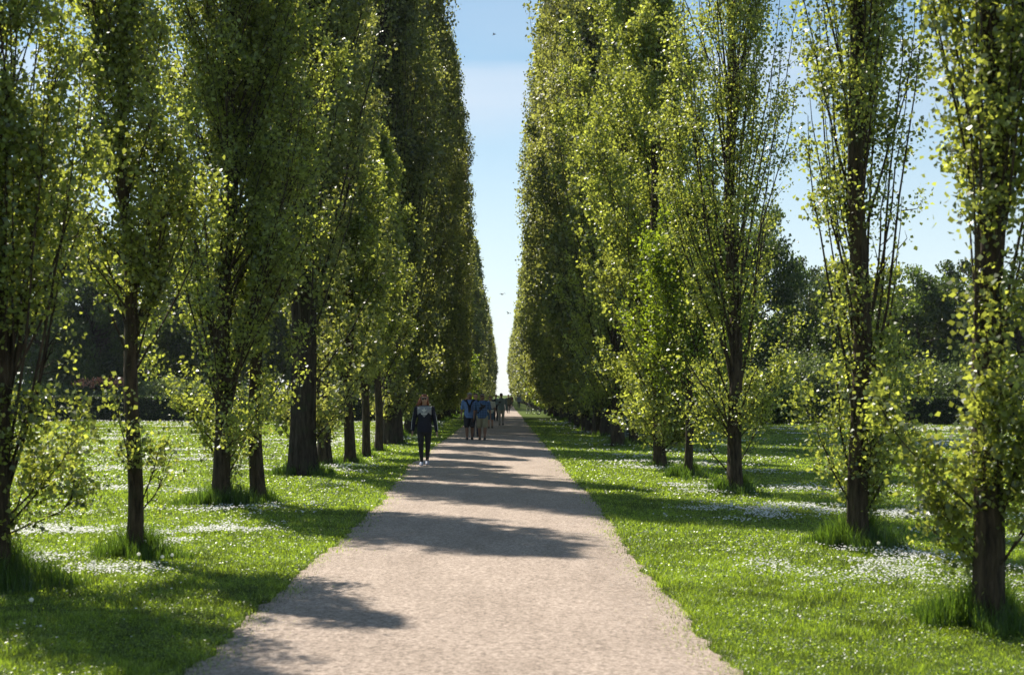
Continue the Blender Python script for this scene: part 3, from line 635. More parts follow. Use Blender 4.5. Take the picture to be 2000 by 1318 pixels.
for j, (px, dd, rx, hh_, mt, lab) in enumerate([(345, 97, 2.5, 3.2, 'leaf_pale', 'pale green bush behind the left hedge right of the slim poplar'), (470, 98, 2.6, 2.6, 'leaf_bg', 'dark bush behind the left hedge near the broad young poplar'),
        (60, 97, 2.2, 2.8, 'leaf_bg', 'dark bush behind the left hedge near the picture edge'),
        (1545, 88, 2.6, 4.6, 'leaf_pale', 'tall pale bush left of the second poplar from the right edge'), (1515, 84, 1.4, 2.6, 'leaf_bg', 'dark low bush where the right lawn ends beside the open poplar'),
        (1625, 87, 2.0, 3.6, 'leaf_pale', 'pale bush directly left of the thick trunk second from the right'), (1740, 86, 2.2, 3.6, 'leaf_bg', 'green bush beyond the right hedge between the two nearest trunks'),
        (1830, 87, 2.4, 4.2, 'leaf_pale', 'pale bush above the right hedge left of the nearest trunk'), (1960, 87, 2.6, 4.6, 'leaf_bg', 'green bush above the hedge at the right picture edge'),
        (1420, 86, 2.2, 3.4, 'leaf_bg', 'green bush at the lawn end left of the open third poplar'), (1350, 90, 2.2, 4, 'leaf_pale', 'pale bush beyond the lawn behind the small spreading tree')]):
    shrub(20+j, rx, 1.0, hh_, 9000, .14, M[mt], ((px-VX)/F*dd, dd, 0), 'shrub', lab)
# far wood closing the lawns behind everything
rg = np.random.default_rng(77); n = 60000
xx = np.concatenate([rg.uniform(-85, -9, n//2), rg.uniform(9, 85, n//2)])
top = 6.5+4.5*fbm(xx*.12, xx*0, 3)
P = np.stack([xx, 138+rg.normal(0, 3, len(xx)), rg.random(len(xx))**.8*top], -1)
Vl, Fl = leaf_quads(P, .5, rg)
tag(link('far_wood', np_mesh('far_wood', Vl, Fl, M['leaf_bg'], tint=rg.random(len(P)))), 'far line of dark woodland closing both lawns', 'woodland', kind='stuff')

# ------------------------------------------------------------------ slatted bin
m_metal = plain('grey_blue_metal', (.22, .27, .30), .45, .6)
gx, gy = (1232-VX)/F*50.5, 50.5
o = empty('litter_bin', (gx, gy, 0), .2, 'grey blue slatted metal bin behind the thin poplar trunk in the right row', 'litter bin')
VV = []
def boxvf(cx, cy, cz, sx, sy, sz):
    v = np.array([(x_, y_, z_) for x_ in (-1, 1) for y_ in (-1, 1) for z_ in (-1, 1)], float)*np.array([sx, sy, sz])/2+np.array([cx, cy, cz])
    return v, np.array([[0, 1, 3, 2], [4, 6, 7, 5], [0, 4, 5, 1], [2, 3, 7, 6], [0, 2, 6, 4], [1, 5, 7, 3]])
link('slats', np_mesh('slats', *join_vf([boxvf(0, -.275, .16+i*.09, .50, .012, .045) for i in range(9)]+[boxvf(0, .275, .16+i*.09, .50, .012, .045) for i in range(9)]+[boxvf(sx_, 0, .16+i*.09, .012, .50, .045) for i in range(9) for sx_ in (-.275, .275)]), m_metal), o)
link('frame', np_mesh('frame', *join_vf([boxvf(a, b, .5, .04, .04, 1.0) for a in (-.27, .27) for b in (-.27, .27)]), m_metal), o)
link('lid', np_mesh('lid', *join_vf([boxvf(0, 0, 1.02, .60, .60, .035)]), m_metal), o)
link('liner', np_mesh('liner', *tubes(np.array([[(0, 0, .1), (0, 0, .3), (0, 0, .9)]]), np.array([[.20, .22, .23]]), 16), plain('black_liner', (.02, .02, .022), .5)), o)

# ------------------------------------------------------------------ people
def cap(a, b, ra, rb, k=14, squash=None):
    a = np.array(a, float); b = np.array(b, float); d = b-a; L = np.linalg.norm(d); d = d/(L+1e-9)
    u = []
    for t in (0, .25, .5, .8): u.append((-ra*math.cos(t*math.pi/2), ra*math.sin(t*math.pi/2)+.0004))
    for t in (0, .33, .66, 1): u.append((L*t, ra+(rb-ra)*t))
    for t in (.8, .5, .25, 0): u.append((L+rb*math.cos(t*math.pi/2), rb*math.sin(t*math.pi/2)+.0004))
    P = np.array([a+d*x_ for x_, _ in u]); rr = np.array([r_ for _, r_ in u])
    V, Fq = tubes(P[None], rr[None], k)
    return V, np.concatenate([Fq]), k, len(u)
def closed(V, Fq, k, S):
    """close both ends with fans folded into quads"""
    V = np.concatenate([V, [V[:k].mean(0)], [V[-k:].mean(0)]]); c0 = len(V)-2; c1 = len(V)-1
    f0 = [[c0, (i+1) % k, i, c0] for i in range(k)]; f1 = [[c1, (S-1)*k+i, (S-1)*k+(i+1) % k, c1] for i in range(k)]
    return V, [list(f) for f in Fq], [f[:3] for f in f0]+[f[:3] for f in f1]
def loft(rings, k=20):
    """rings: (cx,cy,cz,rx,ry,power)"""
    an = np.arange(k)/k*2*np.pi; V = []
    for (cx, cy, cz, rx, ry, *pw) in rings:
        p = pw[0] if pw else 1.0
        c, s = np.cos(an), np.sin(an); V.append(np.stack([cx+rx*np.sign(c)*np.abs(c)**p, cy+ry*np.sign(s)*np.abs(s)**p, np.full(k, cz)], -1))
    V = np.concatenate(V); S = len(rings); I = np.arange(S*k).reshape(S, k)
    a = I[:-1]; b = np.roll(a, -1, 1); c = I[1:]; d = np.roll(c, -1, 1)
    return V, np.stack([a, b, d, c], -1).reshape(-1, 4), k, S
def fuse(name, prims, mat, voxel, parent, smooth=4, cut=None, label=None):
    vs, fs, off = [], [], 0
    for p in prims:
        V, q, t = closed(*p)
        vs += [tuple(v) for v in V]; fs += [[i+off for i in f] for f in q]+[[i+off for i in f] for f in t]; off += len(V)
    me = bpy.data.meshes.new(name); me.from_pydata(vs, [], fs)
    tmp = bpy.data.objects.new('tmp', me); SC.collection.objects.link(tmp)
    m1 = tmp.modifiers.new('r', 'REMESH'); m1.mode = 'VOXEL'; m1.voxel_size = voxel; m1.use_smooth_shade = True
    if smooth: m2 = tmp.modifiers.new('s', 'SMOOTH'); m2.iterations = smooth; m2.factor = .5
    dg = bpy.context.evaluated_depsgraph_get(); dg.update()
    out = bpy.data.meshes.new_from_object(tmp.evaluated_get(dg)); out.name = name
    bpy.data.objects.remove(tmp); bpy.data.meshes.remove(me)
    out.materials.clear()
    for m in (mat if isinstance(mat, (list, tuple)) else [mat]): out.materials.append(m)
    for p in out.polygons: p.use_smooth = True
    if cut:
        for p in out.polygons: p.material_index = cut(p.center)
    o = link(name, out, parent)
    if label: o['label'] = label
    return o
skin = plain('skin', (.42, .24, .17), .5, var=.06); skin_tan = plain('tanned_skin', (.19, .095, .06), .5, var=.06)
def person(loc, H, label, hair=(.05, .03, .02), hairlen=0, top=None, sleeve='long', bottom=None, legs='long', rz=0, step=.16, vox=.009, sk=None, build=1.0,
           arms=None, shoe=(.02, .02, .022), glasses=False, group=None, cutf=None, topmats=None, beard=False, cap_=None):
    sk = sk or skin
    o = empty('person', loc, rz, label, 'person', group)
    h = H; B = build
    hz = .515*h; sh = .815*h; sw = .112*h*B
    # legs (facing -Y); left foot of the picture forward
    ax0 = .036*h if legs == 'tight' else .050*h
    ank = {-1: (-ax0, -step*h*.55, .045*h), 1: (ax0, step*h*.55, .055*h)}
    legp = {}
    for s in (-1, 1):
        hip = np.array([s*.052*h*B, 0, hz-.01*h]); an = np.array(ank[s])
        kn = (hip+an)/2+np.array([s*.004*h, -.022*h, .005*h]); legp[s] = (hip, kn, an)
    arms = arms or {}
    armp = {}
    for s in (-1, 1):
        S_ = np.array([s*sw, .006*h, sh-.012*h])
        E_, W_ = arms.get(s, ((s*(sw+.028*h*B), .012*h, sh-.185*h), (s*(sw+.040*h*B), -.022*h, sh-.335*h)))
        armp[s] = (S_, np.array(E_, float), np.array(W_, float))
    # body
    pr = []
    hc = .932*h
    pr.append(loft([(0, .004*h, hc+.066*h, .012*h, .014*h), (0, .004*h, hc+.058*h, .030*h, .036*h), (0, .004*h, hc+.040*h, .041*h, .052*h), (0, .002*h, hc+.015*h, .045*h, .056*h), (0, -.002*h, hc-.012*h, .042*h, .051*h),
                    (0, -.006*h, hc-.035*h, .035*h, .043*h), (0, -.014*h, hc-.054*h, .024*h, .030*h), (0, -.022*h, hc-.066*h, .012*h, .015*h)], 20))
    pr.append(cap((0, -.056*h, hc+.006*h), (0, -.068*h, hc-.018*h), .0045*h, .0078*h, 10))        # nose
    pr.append(cap((-.012*h, -.049*h, hc-.036*h), (.012*h, -.049*h, hc-.036*h), .0045*h, .0045*h, 8))      # mouth
    for s in (-1, 1):
        pr.append(cap((s*.045*h, .006*h, hc+.008*h), (s*.046*h, .004*h, hc-.014*h), .0075*h, .005*h, 8))  # ears
        pr.append(cap((s*.012*h, -.0505*h, hc+.019*h), (s*.026*h, -.046*h, hc+.019*h), .005*h, .004*h, 8))
    pr.append(cap((0, .012*h, .83*h), (0, 0, hc-.03*h), .034*h*B, .031*h))
    torso = [(0, .004*h, hz-.055*h, .06*h*B, .05*h*B), (0, .004*h, hz-.02*h, .092*h*B, .066*h*B, .9), (0, 0, hz+.04*h, .092*h*B, .066*h*B, .9), (0, 0, hz+.10*h, .080*h*B, .058*h*B, .9), (0, 0, hz+.17*h, .086*h*B, .062*h*B, .9), (0, 0, hz+.24*h, .098*h*B, .064*h*B, .9),
             (0, .004*h, sh-.02*h, .108*h*B, .054*h*B, .9), (0, .008*h, sh+.012*h, .080*h*B, .042*h*B), (0, .01*h, sh+.030*h, .040*h*B, .034*h*B)]
    pr.append(loft(torso, 22))
    for s in (-1, 1):
        S_, E_, W_ = armp[s]
        pr.append(cap(S_, E_, .029*h*B, .022*h*B)); pr.append(cap(E_, W_, .0225*h*B, .0145*h))
        d = (W_-E_)/np.linalg.norm(W_-E_); side = np.array([0, -1., 0]); side = side-d*side.dot(d); side /= np.linalg.norm(side)+1e-9
        inn = np.cross(d, side)*s
        pk = W_+d*.048*h
        pr.append(cap(W_+d*.012*h+side*.009*h, pk+side*.012*h, .011*h, .0105*h, 10)); pr.append(cap(W_+d*.012*h-side*.007*h, pk-side*.011*h, .011*h, .0095*h, 10))
        for f, (lf, of) in enumerate([(.034, .017), (.038, .006), (.035, -.005), (.028, -.016)]):
            b0 = pk+side*of*h; b1 = b0+d*lf*h*.5+inn*.003*h*-1; b2 = b1+d*lf*h*.42+inn*-.012*h
            pr.append(cap(b0, b1, .0052*h, .0048*h, 8)); pr.append(cap(b1, b2, .0048*h, .0042*h, 8))
        tb = W_+d*.016*h+side*.016*h; pr.append(cap(tb, tb+side*.016*h+d*.014*h, .0068*h, .0056*h, 8)); pr.append(cap(tb+side*.016*h+d*.014*h, tb+side*.020*h+d*.032*h, .0056*h, .0048*h, 8))
        hip, kn, an = legp[s]
        pr.append(cap(hip, kn, .051*h*B, .033*h*B)); pr.append(cap(kn, kn*.6+an*.4, .033*h*B, .031*h*B)); pr.append(cap(kn*.6+an*.4, an, .031*h*B, .0185*h))
        pr.append(cap(an-np.array([0, -.008*h, .018*h]), an+np.array([s*.008*h, -.095*h, -.028*h]), .019*h, .013*h))
    body = fuse('body', pr, sk, vox, o)
    # shoes
    for s in (-1, 1):
        an = legp[s][2]
        z_ = an[2]-.045*h
        fuse('shoe', [loft([(an[0]+s*.004*h, an[1]-.035*h, z_, .028*h, .078*h, .85), (an[0]+s*.004*h, an[1]-.035*h, z_+.016*h, .029*h, .079*h, .85), (an[0]+s*.003*h, an[1]-.028*h, z_+.032*h, .026*h, .066*h), (an[0], an[1]+.004*h, z_+.052*h, .024*h, .030*h)], 18)],
             plain('shoe', shoe, .6), vox, o, 2)
    # bottoms
    pr = [loft([(0, .004*h, hz-.075*h, .040*h*B, .045*h*B), (0, .004*h, hz-.03*h, .098*h*B, .074*h*B, .9), (0, 0, hz+.03*h, .099*h*B, .073*h*B, .9), (0, 0, hz+.075*h, .088*h*B, .066*h*B, .9)], 22)]
    fit = {'long': 1.13, 'tight': 1.07, 'shorts': 1.28}[legs]
    for s in (-1, 1):
        hip, kn, an = legp[s]
        pr.append(cap(hip, kn, .053*h*B*fit, .035*h*B*fit))
        if legs == 'shorts': pr[-1] = cap(hip, hip*.12+kn*.88, .056*h*B*1.08, .050*h*B)
        elif legs == 'tight': pr += [cap(kn, kn*.6+an*.4, .0355*h*B, .0335*h*B), cap(kn*.6+an*.4, an+np.array([0, 0, .012*h]), .0335*h*B, .0215*h)]
        else: pr.append(cap(kn, an+np.array([0, 0, .01*h]), .0385*h*B, .030*h*B))
    fuse({'long': 'trousers', 'tight': 'leggings', 'shorts': 'shorts'}[legs], pr, plain('lower_cloth', bottom, .8, var=.2), vox*1.15, o, 3)
    # top
    e = .011*h
    tp = [(t[0], t[1], t[2], t[3]+e, t[4]+e, *t[5:]) for t in torso]
    tp = [(0, .004*h, hz-.045*h, .103*h*B, .076*h*B, .9), (0, .004*h, hz-.02*h, .107*h*B, .078*h*B, .9)]+tp[2:-1]+[(0, .012*h, sh+.036*h, .043*h*B, .038*h*B)]
    if legs != 'tight' or True: pr = [loft(tp, 24)]
    for s in (-1, 1):
        S_, E_, W_ = armp[s]
        pr.append(cap(S_, E_, .036*h*B, .029*h*B) if sleeve == 'long' else cap(S_, S_*.25+E_*.75, .037*h*B, .034*h*B))
        if sleeve == 'long': pr.append(cap(E_, E_*.06+W_*.94, .029*h*B, .0225*h*B))
    topo = fuse({'long': 'sweatshirt', 'short': 'shirt'}[sleeve], pr, topmats or plain('upper_cloth', top, .85, var=.25, scale=18), vox, o, 4, cutf)
    # hair
    hr = [loft([(0, .006*h, hc+.074*h, .012*h, .014*h), (0, .008*h, hc+.066*h, .036*h, .042*h), (0, .010*h, hc+.046*h, .049*h, .058*h), (0, .016*h, hc+.022*h, .0515*h, .053*h), (0, .026*h, hc-.010*h, .047*h, .043*h), (0, .03*h, hc-.035*h, .036*h, .03*h)], 20)]
    if hairlen:
        for (ax_, bx_, by_, ln, r0) in [(-.040, -.050, .0, .075, .017), (-.046, -.078, .010, .095, .015), (-.030, -.040, .03, .10, .02), (0, 0, .038, .10, .026), (.040, .048, .004, .085, .016), (.034, .040, .03, .10, .02), (-.048, -.100, .02, .10, .009), (.044, .055, .015, .10, .012)]:
            hr.append(cap((ax_*h, .012*h, hc+.030*h), (bx_*h, by_*h, hc-.01*h-ln*h*.45), r0*h, r0*h*.95)); hr.append(cap((bx_*h, by_*h, hc-.01*h-ln*h*.45), (bx_*1.25*h-.008*h, (by_+.004)*h, hc-.01*h-ln*h), r0*h*.95, r0*h*.35))
    fuse('hair', hr, plain('hair', hair, .45, var=.35, scale=60), vox, o, 2)
    if cap_:
        fuse('hat', [loft([(0, .004*h, hc+.082*h, .012*h, .014*h), (0, .004*h, hc+.072*h, .042*h, .05*h), (0, .004*h, hc+.04*h, .053*h, .062*h), (0, .002*h, hc+.034*h, .053*h, .062*h)], 20), loft([(0, -.035*h, hc+.030*h, .040*h, .055*h), (0, -.035*h, hc+.036*h, .040*h, .055*h)], 18)], plain('hat', cap_, .8), vox, o, 1)
    if glasses:
        gl = []
        for s in (-1, 1): gl.append(loft([(s*.0185*h, -.056*h, hc-.002*h, .012*h, .006*h), (s*.0185*h, -.058*h, hc+.010*h, .0165*h, .007*h), (s*.0185*h, -.057*h, hc+.022*h, .0155*h, .006*h)], 14))
        gl.append(cap((-.046*h, -.03*h, hc+.016*h), (.046*h, -.03*h, hc+.016*h), .002*h, .002*h, 6)); gl.append(cap((-.01*h, -.06*h, hc+.016*h), (.01*h, -.06*h, hc+.016*h), .003*h, .003*h, 6))
        for s in (-1, 1): gl.append(cap((s*.034*h, -.054*h, hc+.016*h), (s*.048*h, .0*h, hc+.016*h), .0025*h, .0022*h, 6))
        fuse('sunglasses', gl, plain('black_lens', (.008, .008, .009), .12), .0035, o, 0)
    return o, topo, dict(hc=hc, sh=sh, hz=hz, h=h, arm=armp, B=B)

# the woman in front
navy = plain('navy_cloth', (.012, .015, .032), .9, var=.15); grey = plain('grey_marl', (.34, .35, .37), .9, var=.1); white = plain('white_trim', (.78, .78, .78), .8, var=.02)
wx, wy = ground(829, 909); hw = 1.70
def cutw(c):
    h = hw; sh = .815*h; x_, y_, z_ = c.x, c.y, c.z
    if abs(x_) < .098*h:
        zlim = sh-.105*h*(1-abs(x_)/(.048*h)) if abs(x_) < .048*h else sh-.105*h*0-.0*h
        v = sh-.135*h+abs(x_)*1.15 if abs(x_) < .058*h else sh-.135*h+.058*h*1.15-(abs(x_)-.058*h)*.9
        if y_ < .02*h and z_ > v and z_ < sh+.022*h: return 1
        if y_ >= .02*h and z_ > sh-.05*h and z_ < sh+.022*h: return 1
    if abs(x_) > .115*h and z_ > .50*h and abs(x_) > .140*h+(sh-z_)*.095-.003*h and abs(y_+.005*h) < .0085*h: return 2
    return 0
def yoke_mat(h):
    m, nt, out = newmat('navy_and_grey_cloth'); L = nt.links.new; sh = .815*h
    p = nt.nodes.new("ShaderNodeBsdfPrincipled"); c = nt.nodes.new("ShaderNodeTexCoord"); sx = nt.nodes.new("ShaderNodeSeparateXYZ"); L(c.outputs['Object'], sx.inputs[0])
    def mth(op, a, b=None):
        n = nt.nodes.new("ShaderNodeMath"); n.operation = op
        for i, v in enumerate((a, b)):
            if v is None: continue
            if isinstance(v, (int, float)): n.inputs[i].default_value = v
            else: L(v, n.inputs[i])
        return n.outputs[0]
    ax_ = mth('ABSOLUTE', sx.outputs[0]); v0 = sh-.135*h
    A_ = mth('ADD', mth('MULTIPLY', ax_, 1.15), v0); B_ = mth('ADD', mth('MULTIPLY', ax_, -.9), v0+.058*h*2.05)
    msk = mth('GREATER_THAN', sx.outputs[2], mth('MINIMUM', A_, B_))
    msk = mth('MULTIPLY', msk, mth('LESS_THAN', ax_, .100*h)); msk = mth('MULTIPLY', msk, mth('LESS_THAN', sx.outputs[2], sh+.022*h))
    n = nt.nodes.new("ShaderNodeTexNoise"); n.inputs['Scale'].default_value = 120; L(c.outputs['Object'], n.inputs['Vector'])
    g = nt.nodes.new("ShaderNodeValToRGB"); g.color_ramp.elements[0].color = (.22, .23, .26, 1); g.color_ramp.elements[1].color = (.36, .37, .40, 1); L(n.outputs[0], g.inputs[0])
    mx = nt.nodes.new("ShaderNodeMix"); mx.data_type = 'RGBA'; mx.inputs[6].default_value = (.010, .012, .027, 1); L(msk, mx.inputs[0]); L(g.outputs[0], mx.inputs[7]); L(mx.outputs[2], p.inputs['Base Color'])
    n2 = nt.nodes.new("ShaderNodeTexNoise"); n2.inputs['Scale'].default_value = 14; L(c.outputs['Object'], n2.inputs['Vector'])
    b = nt.nodes.new("ShaderNodeBump"); b.inputs['Strength'].default_value = .7; b.inputs['Distance'].default_value = .03; L(n2.outputs[0], b.inputs['Height']); L(b.outputs[0], p.inputs['Normal'])
    p.inputs['Roughness'].default_value = .9; L(p.outputs[0], out.inputs[0]); return m
wo_, wt, wi = person((wx, wy, 0.008), hw, 'red haired woman with sunglasses and navy and grey sweatshirt walking at the left path edge', hair=(.20, .055, .018), hairlen=1, sleeve='long', bottom=(.010, .010, .013), legs='tight',
    step=.10, vox=.0065, glasses=True, shoe=(.25, .30, .42), topmats=yoke_mat(hw), top=(0, 0, 0), build=1.0,
    arms={-1: ((-.150*hw, .015*hw, .63*hw), (-.166*hw, -.012*hw, .487*hw)), 1: ((.148*hw, .012*hw, .63*hw), (.172*hw, -.02*hw, .475*hw))})
for s_ in (-1, 1):
    S_, E_, W_ = wi['arm'][s_]; o3 = np.array([s_, 0, 0])*hw
    st_ = [cap(S_+o3*.030+np.array([0, dy, 0]), E_+o3*.0275+np.array([0, dy, 0]), .0035*hw, .0035*hw, 8) for dy in (-.010*hw, .004*hw)]
    st_ += [cap(E_+o3*.0275+np.array([0, dy, 0]), W_+o3*.021+np.array([0, dy, .02*hw]), .0035*hw, .0030*hw, 8) for dy in (-.010*hw, .004*hw)]
    fuse('sleeve_stripes', st_, white, .004, wt, 0)
# emblem and word on her chest (flat prints 3 mm proud of the cloth)
def chest_y(z): return -.076*hw-.004
ez = .815*hw-.038*hw
def leafshape(cx, cz, ln, wd, ang):
    pts = []
    for i in range(9):
        t = i/8; pts.append((t*ln, wd*math.sin(math.pi*min(1, t**.8))*.5))
    pts = pts+[(a, -b) for a, b in pts[-2:0:-1]]
    return [(cx+math.sin(ang)*a+math.cos(ang)*b, cz+math.cos(ang)*a-math.sin(ang)*b) for a, b in pts]
vs, fs = [], []
for ang, ln, wd in ((0, .050*hw, .020*hw), (-.95, .046*hw, .018*hw), (.95, .046*hw, .018*hw)):
    pts = leafshape(0, ez-.012*hw, ln, wd, ang); b = len(vs); vs += [(p[0], chest_y(p[1])-.006, p[1]) for p in pts]; fs.append(list(range(b, len(vs))))
for i in range(3):
    z_ = ez-.016*hw-i*.0042*hw; b = len(vs); vs += [(-.016*hw, chest_y(z_)-.006, z_), (.016*hw, chest_y(z_)-.006, z_), (.016*hw, chest_y(z_)-.006, z_-.0022*hw), (-.016*hw, chest_y(z_)-.006, z_-.0022*hw)]; fs.append([b, b+1, b+2, b+3])
me = bpy.data.meshes.new('emblem'); me.from_pydata(vs, [], fs); me.materials.append(white)
em = link('emblem', me, wt)
cu = bpy.data.curves.new('word', 'FONT'); cu.body = 'adidas'; cu.size = .034*hw; cu.align_x = 'CENTER'; cu.extrude = .0008; cu.offset = .0012
tob = bpy.data.objects.new('tmp', cu); SC.collection.objects.link(tob)
dg = bpy.context.evaluated_depsgraph_get(); dg.update(); tm = bpy.data.meshes.new_from_object(tob.evaluated_get(dg)); bpy.data.objects.remove(tob)
tm.transform(Matrix.Rotation(R(90), 4, 'X')); tm.transform(Matrix.Translation((0, chest_y(0)-.006, ez-.058*hw))); tm.materials.clear(); tm.materials.append(white)
link('lettering', tm, wt)

def draped(o, inf, col, kind='sweater'):
    """sweater tied round the shoulders, hanging on the chest"""
    h = inf['h']; sh = inf['sh']; B = inf['B']
    pr = [cap((-.085*h*B, .0, sh+.030*h), (-.055*h, -.062*h*B, sh-.0*h), .022*h, .020*h), cap((.085*h*B, .0, sh+.030*h), (.055*h, -.062*h*B, sh-.0*h), .022*h, .020*h), cap((-.055*h, -.062*h*B, sh-.0*h), (-.02*h, -.080*h*B, sh-.085*h), .020*h, .019*h), cap((.055*h, -.062*h*B, sh-.0*h), (.02*h, -.080*h*B, sh-.085*h), .020*h, .019*h),
          cap((-.085*h*B, .03*h, sh+.022*h), (.085*h*B, .03*h, sh+.022*h), .026*h, .026*h), cap((-.02*h, -.084*h*B, sh-.085*h), (-.010*h, -.094*h*B, sh-.23*h), .018*h, .013*h), cap((.02*h, -.084*h*B, sh-.085*h), (.012*h, -.094*h*B, sh-.20*h), .018*h, .014*h), cap((-.015*h, -.09*h*B, sh-.09*h), (.015*h, -.09*h*B, sh-.09*h), .022*h, .022*h)]
    s = fuse(kind, pr, plain('dark_knit', col, .95), .011, o, 2)
gp = 'walkers on the path'
def plaid(name, base, line):
    m, nt, out = newmat(name); L = nt.links.new
    p = nt.nodes.new("ShaderNodeBsdfPrincipled"); c = nt.nodes.new("ShaderNodeTexCoord"); w1 = nt.nodes.new("ShaderNodeTexWave"); w2 = nt.nodes.new("ShaderNodeTexWave")
    w1.bands_direction = 'X'; w2.bands_direction = 'Z'; w1.inputs['Scale'].default_value = 5; w2.inputs['Scale'].default_value = 5
    a = nt.nodes.new("ShaderNodeMath"); a.operation = 'MAXIMUM'; r = nt.nodes.new("ShaderNodeValToRGB")
    r.color_ramp.elements[0].position = .6; r.color_ramp.elements[1].position = .95; r.color_ramp.elements[0].color = (*base, 1); r.color_ramp.elements[1].color = (*line, 1)
    L(c.outputs['Object'], w1.inputs[0]); L(c.outputs['Object'], w2.inputs[0]); L(w1.outputs[1], a.inputs[0]); L(w2.outputs[1], a.inputs[1]); L(a.outputs[0], r.inputs[0]); L(r.outputs[0], p.inputs['Base Color'])
    p.inputs['Roughness'].default_value = .85; L(p.outputs[0], out.inputs[0]); return m
o1, t1, i1 = person((ground(917, 860)[0], 53.2, .008), 1.77, 'grey haired man in light blue shirt, dark sweater round his shoulders and dark shorts', hair=(.20, .19, .18), top=(.10, .18, .38), sleeve='short', bottom=(.012, .013, .02), legs='shorts', sk=skin_tan, build=1.18, group=gp, step=.07, vox=.011, glasses=False)
draped(o1, i1, (.008, .009, .014))
o2, t2, i2 = person((ground(942, 860)[0], 53.0, .008), 1.74, 'man in dark blue checked shirt and khaki shorts beside the man in light blue', hair=(.04, .035, .03), topmats=plaid('checked_cloth', (.012, .026, .075), (.07, .15, .30)), top=(0, 0, 0), sleeve='short', bottom=(.22, .20, .13), legs='shorts', sk=skin_tan, build=1.18, group=gp, step=-.08, vox=.011, glasses=True)
fuse('shoulder_bag', [cap((.10*1.74, -.03, .82*1.74), (.02*1.74, -.155, .70*1.74), .018, .018), cap((.02*1.74, -.155, .70*1.74), (-.10*1.74, -.10, .585*1.74), .018, .018), cap((-.09*1.74, -.02, .83*1.74), (.0, -.15, .745*1.74), .030, .035), cap((.04*1.74, -.15, .735*1.74), (-.03*1.74, -.16, .69*1.74), .055, .06)], plain('dark_bag_cloth', (.010, .009, .010), .9), .011, o2, 2)
person((-1.12, 57.5, .008), 1.76, 'person with one pale bare arm raised to the head, mostly hidden behind the two men', hair=(.03, .025, .02), top=(.03, .04, .06), sleeve='short', bottom=(.03, .035, .06), legs='long', group=gp, step=.06, vox=.012,
       arms={-1: ((-.22*1.76, -.02, .86*1.76), (-.10*1.76, -.06, .965*1.76))})
o4, t4, i4 = person(((958-VX)/F*72, 72.0, .008), 1.62, 'woman in cream top, dark waist bag and blue shorts behind the checked shirt man', hair=(.10, .05, .025), hairlen=0, top=(.62, .58, .50), sleeve='short', bottom=(.05, .10, .17), legs='shorts', group=gp, step=.09, vox=.012, glasses=False)
fuse('waist_bag', [cap((-.10*1.62, -.02, .60*1.62), (.0, -.145, .60*1.62), .022, .035), cap((0, -.145, .60*1.62), (.10*1.62, -.02, .60*1.62), .035, .022)], plain('dark_bag', (.012, .012, .014), .7), .012, o4, 1)
person(((968.5-VX)/F*92, 92, .008), 1.70, 'person in black with a straw hat and one hand raised, just behind the cream top', hair=(.08, .05, .03), top=(.015, .016, .02), sleeve='short', bottom=(.012, .012, .016), legs='long', group=gp, step=.1, vox=.015, cap_=(.45, .33, .18),
       arms={1: ((.19*1.7, -.03, .84*1.7), (.09*1.7, -.10, .93*1.7))})
o6, t6, i6 = person(((979-VX)/F*79.5, 79.5, .008), 1.78, 'man in grey long sleeved top and pale trousers holding a camera to his chest', hair=(.03, .025, .02), top=(.22, .27, .29), sleeve='long', bottom=(.34, .31, .27), legs='long', group=gp, step=.06, vox=.012, build=1.1, sk=skin_tan, glasses=True,
       arms={-1: ((-.165*1.78, -.03, .65*1.78), (-.07*1.78, -.17, .70*1.78))})
camo = empty('camera_in_hand', (o6.location.x-.07*1.78+.03, 79.5-.235, .008+.725*1.78), 0, 'small black camera held to the chest of the man in grey', 'camera')
link('camera_body', np_mesh('camera_body', *boxvf(0, 0, 0, .12, .05, .08), plain('black_plastic', (.01, .01, .011), .4)), camo)
link('lens', np_mesh('lens', *tubes(np.array([[(0, -.02, 0), (0, -.06, 0), (0, -.065, 0)]]), np.array([[.03, .03, .02]]), 14), plain('lens_barrel', (.012, .012, .013), .25)), camo)
person(((993-VX)/F*131, 131, .008), 1.72, 'far walker in dark green top and black trousers right of the man in grey', hair=(.04, .03, .02), top=(.06, .07, .05), sleeve='long', bottom=(.015, .015, .018), legs='tight', group=gp, step=.14, vox=.018)
person(((998.5-VX)/F*175, 175, .008), 1.72, 'farthest walker in a dull red top behind the one in dark green', hair=(.04, .03, .02), top=(.20, .06, .04), sleeve='long', bottom=(.03, .02, .02), legs='long', group=gp, step=.1, vox=.02)
person(((1013.5-VX)/F*178, 178, .004), 1.70, 'far walker in a grey jacket at the right grass edge of the path', hair=(.25, .22, .2), top=(.16, .18, .26), sleeve='long', bottom=(.02, .022, .03), legs='long', group=gp, step=.12, vox=.02)

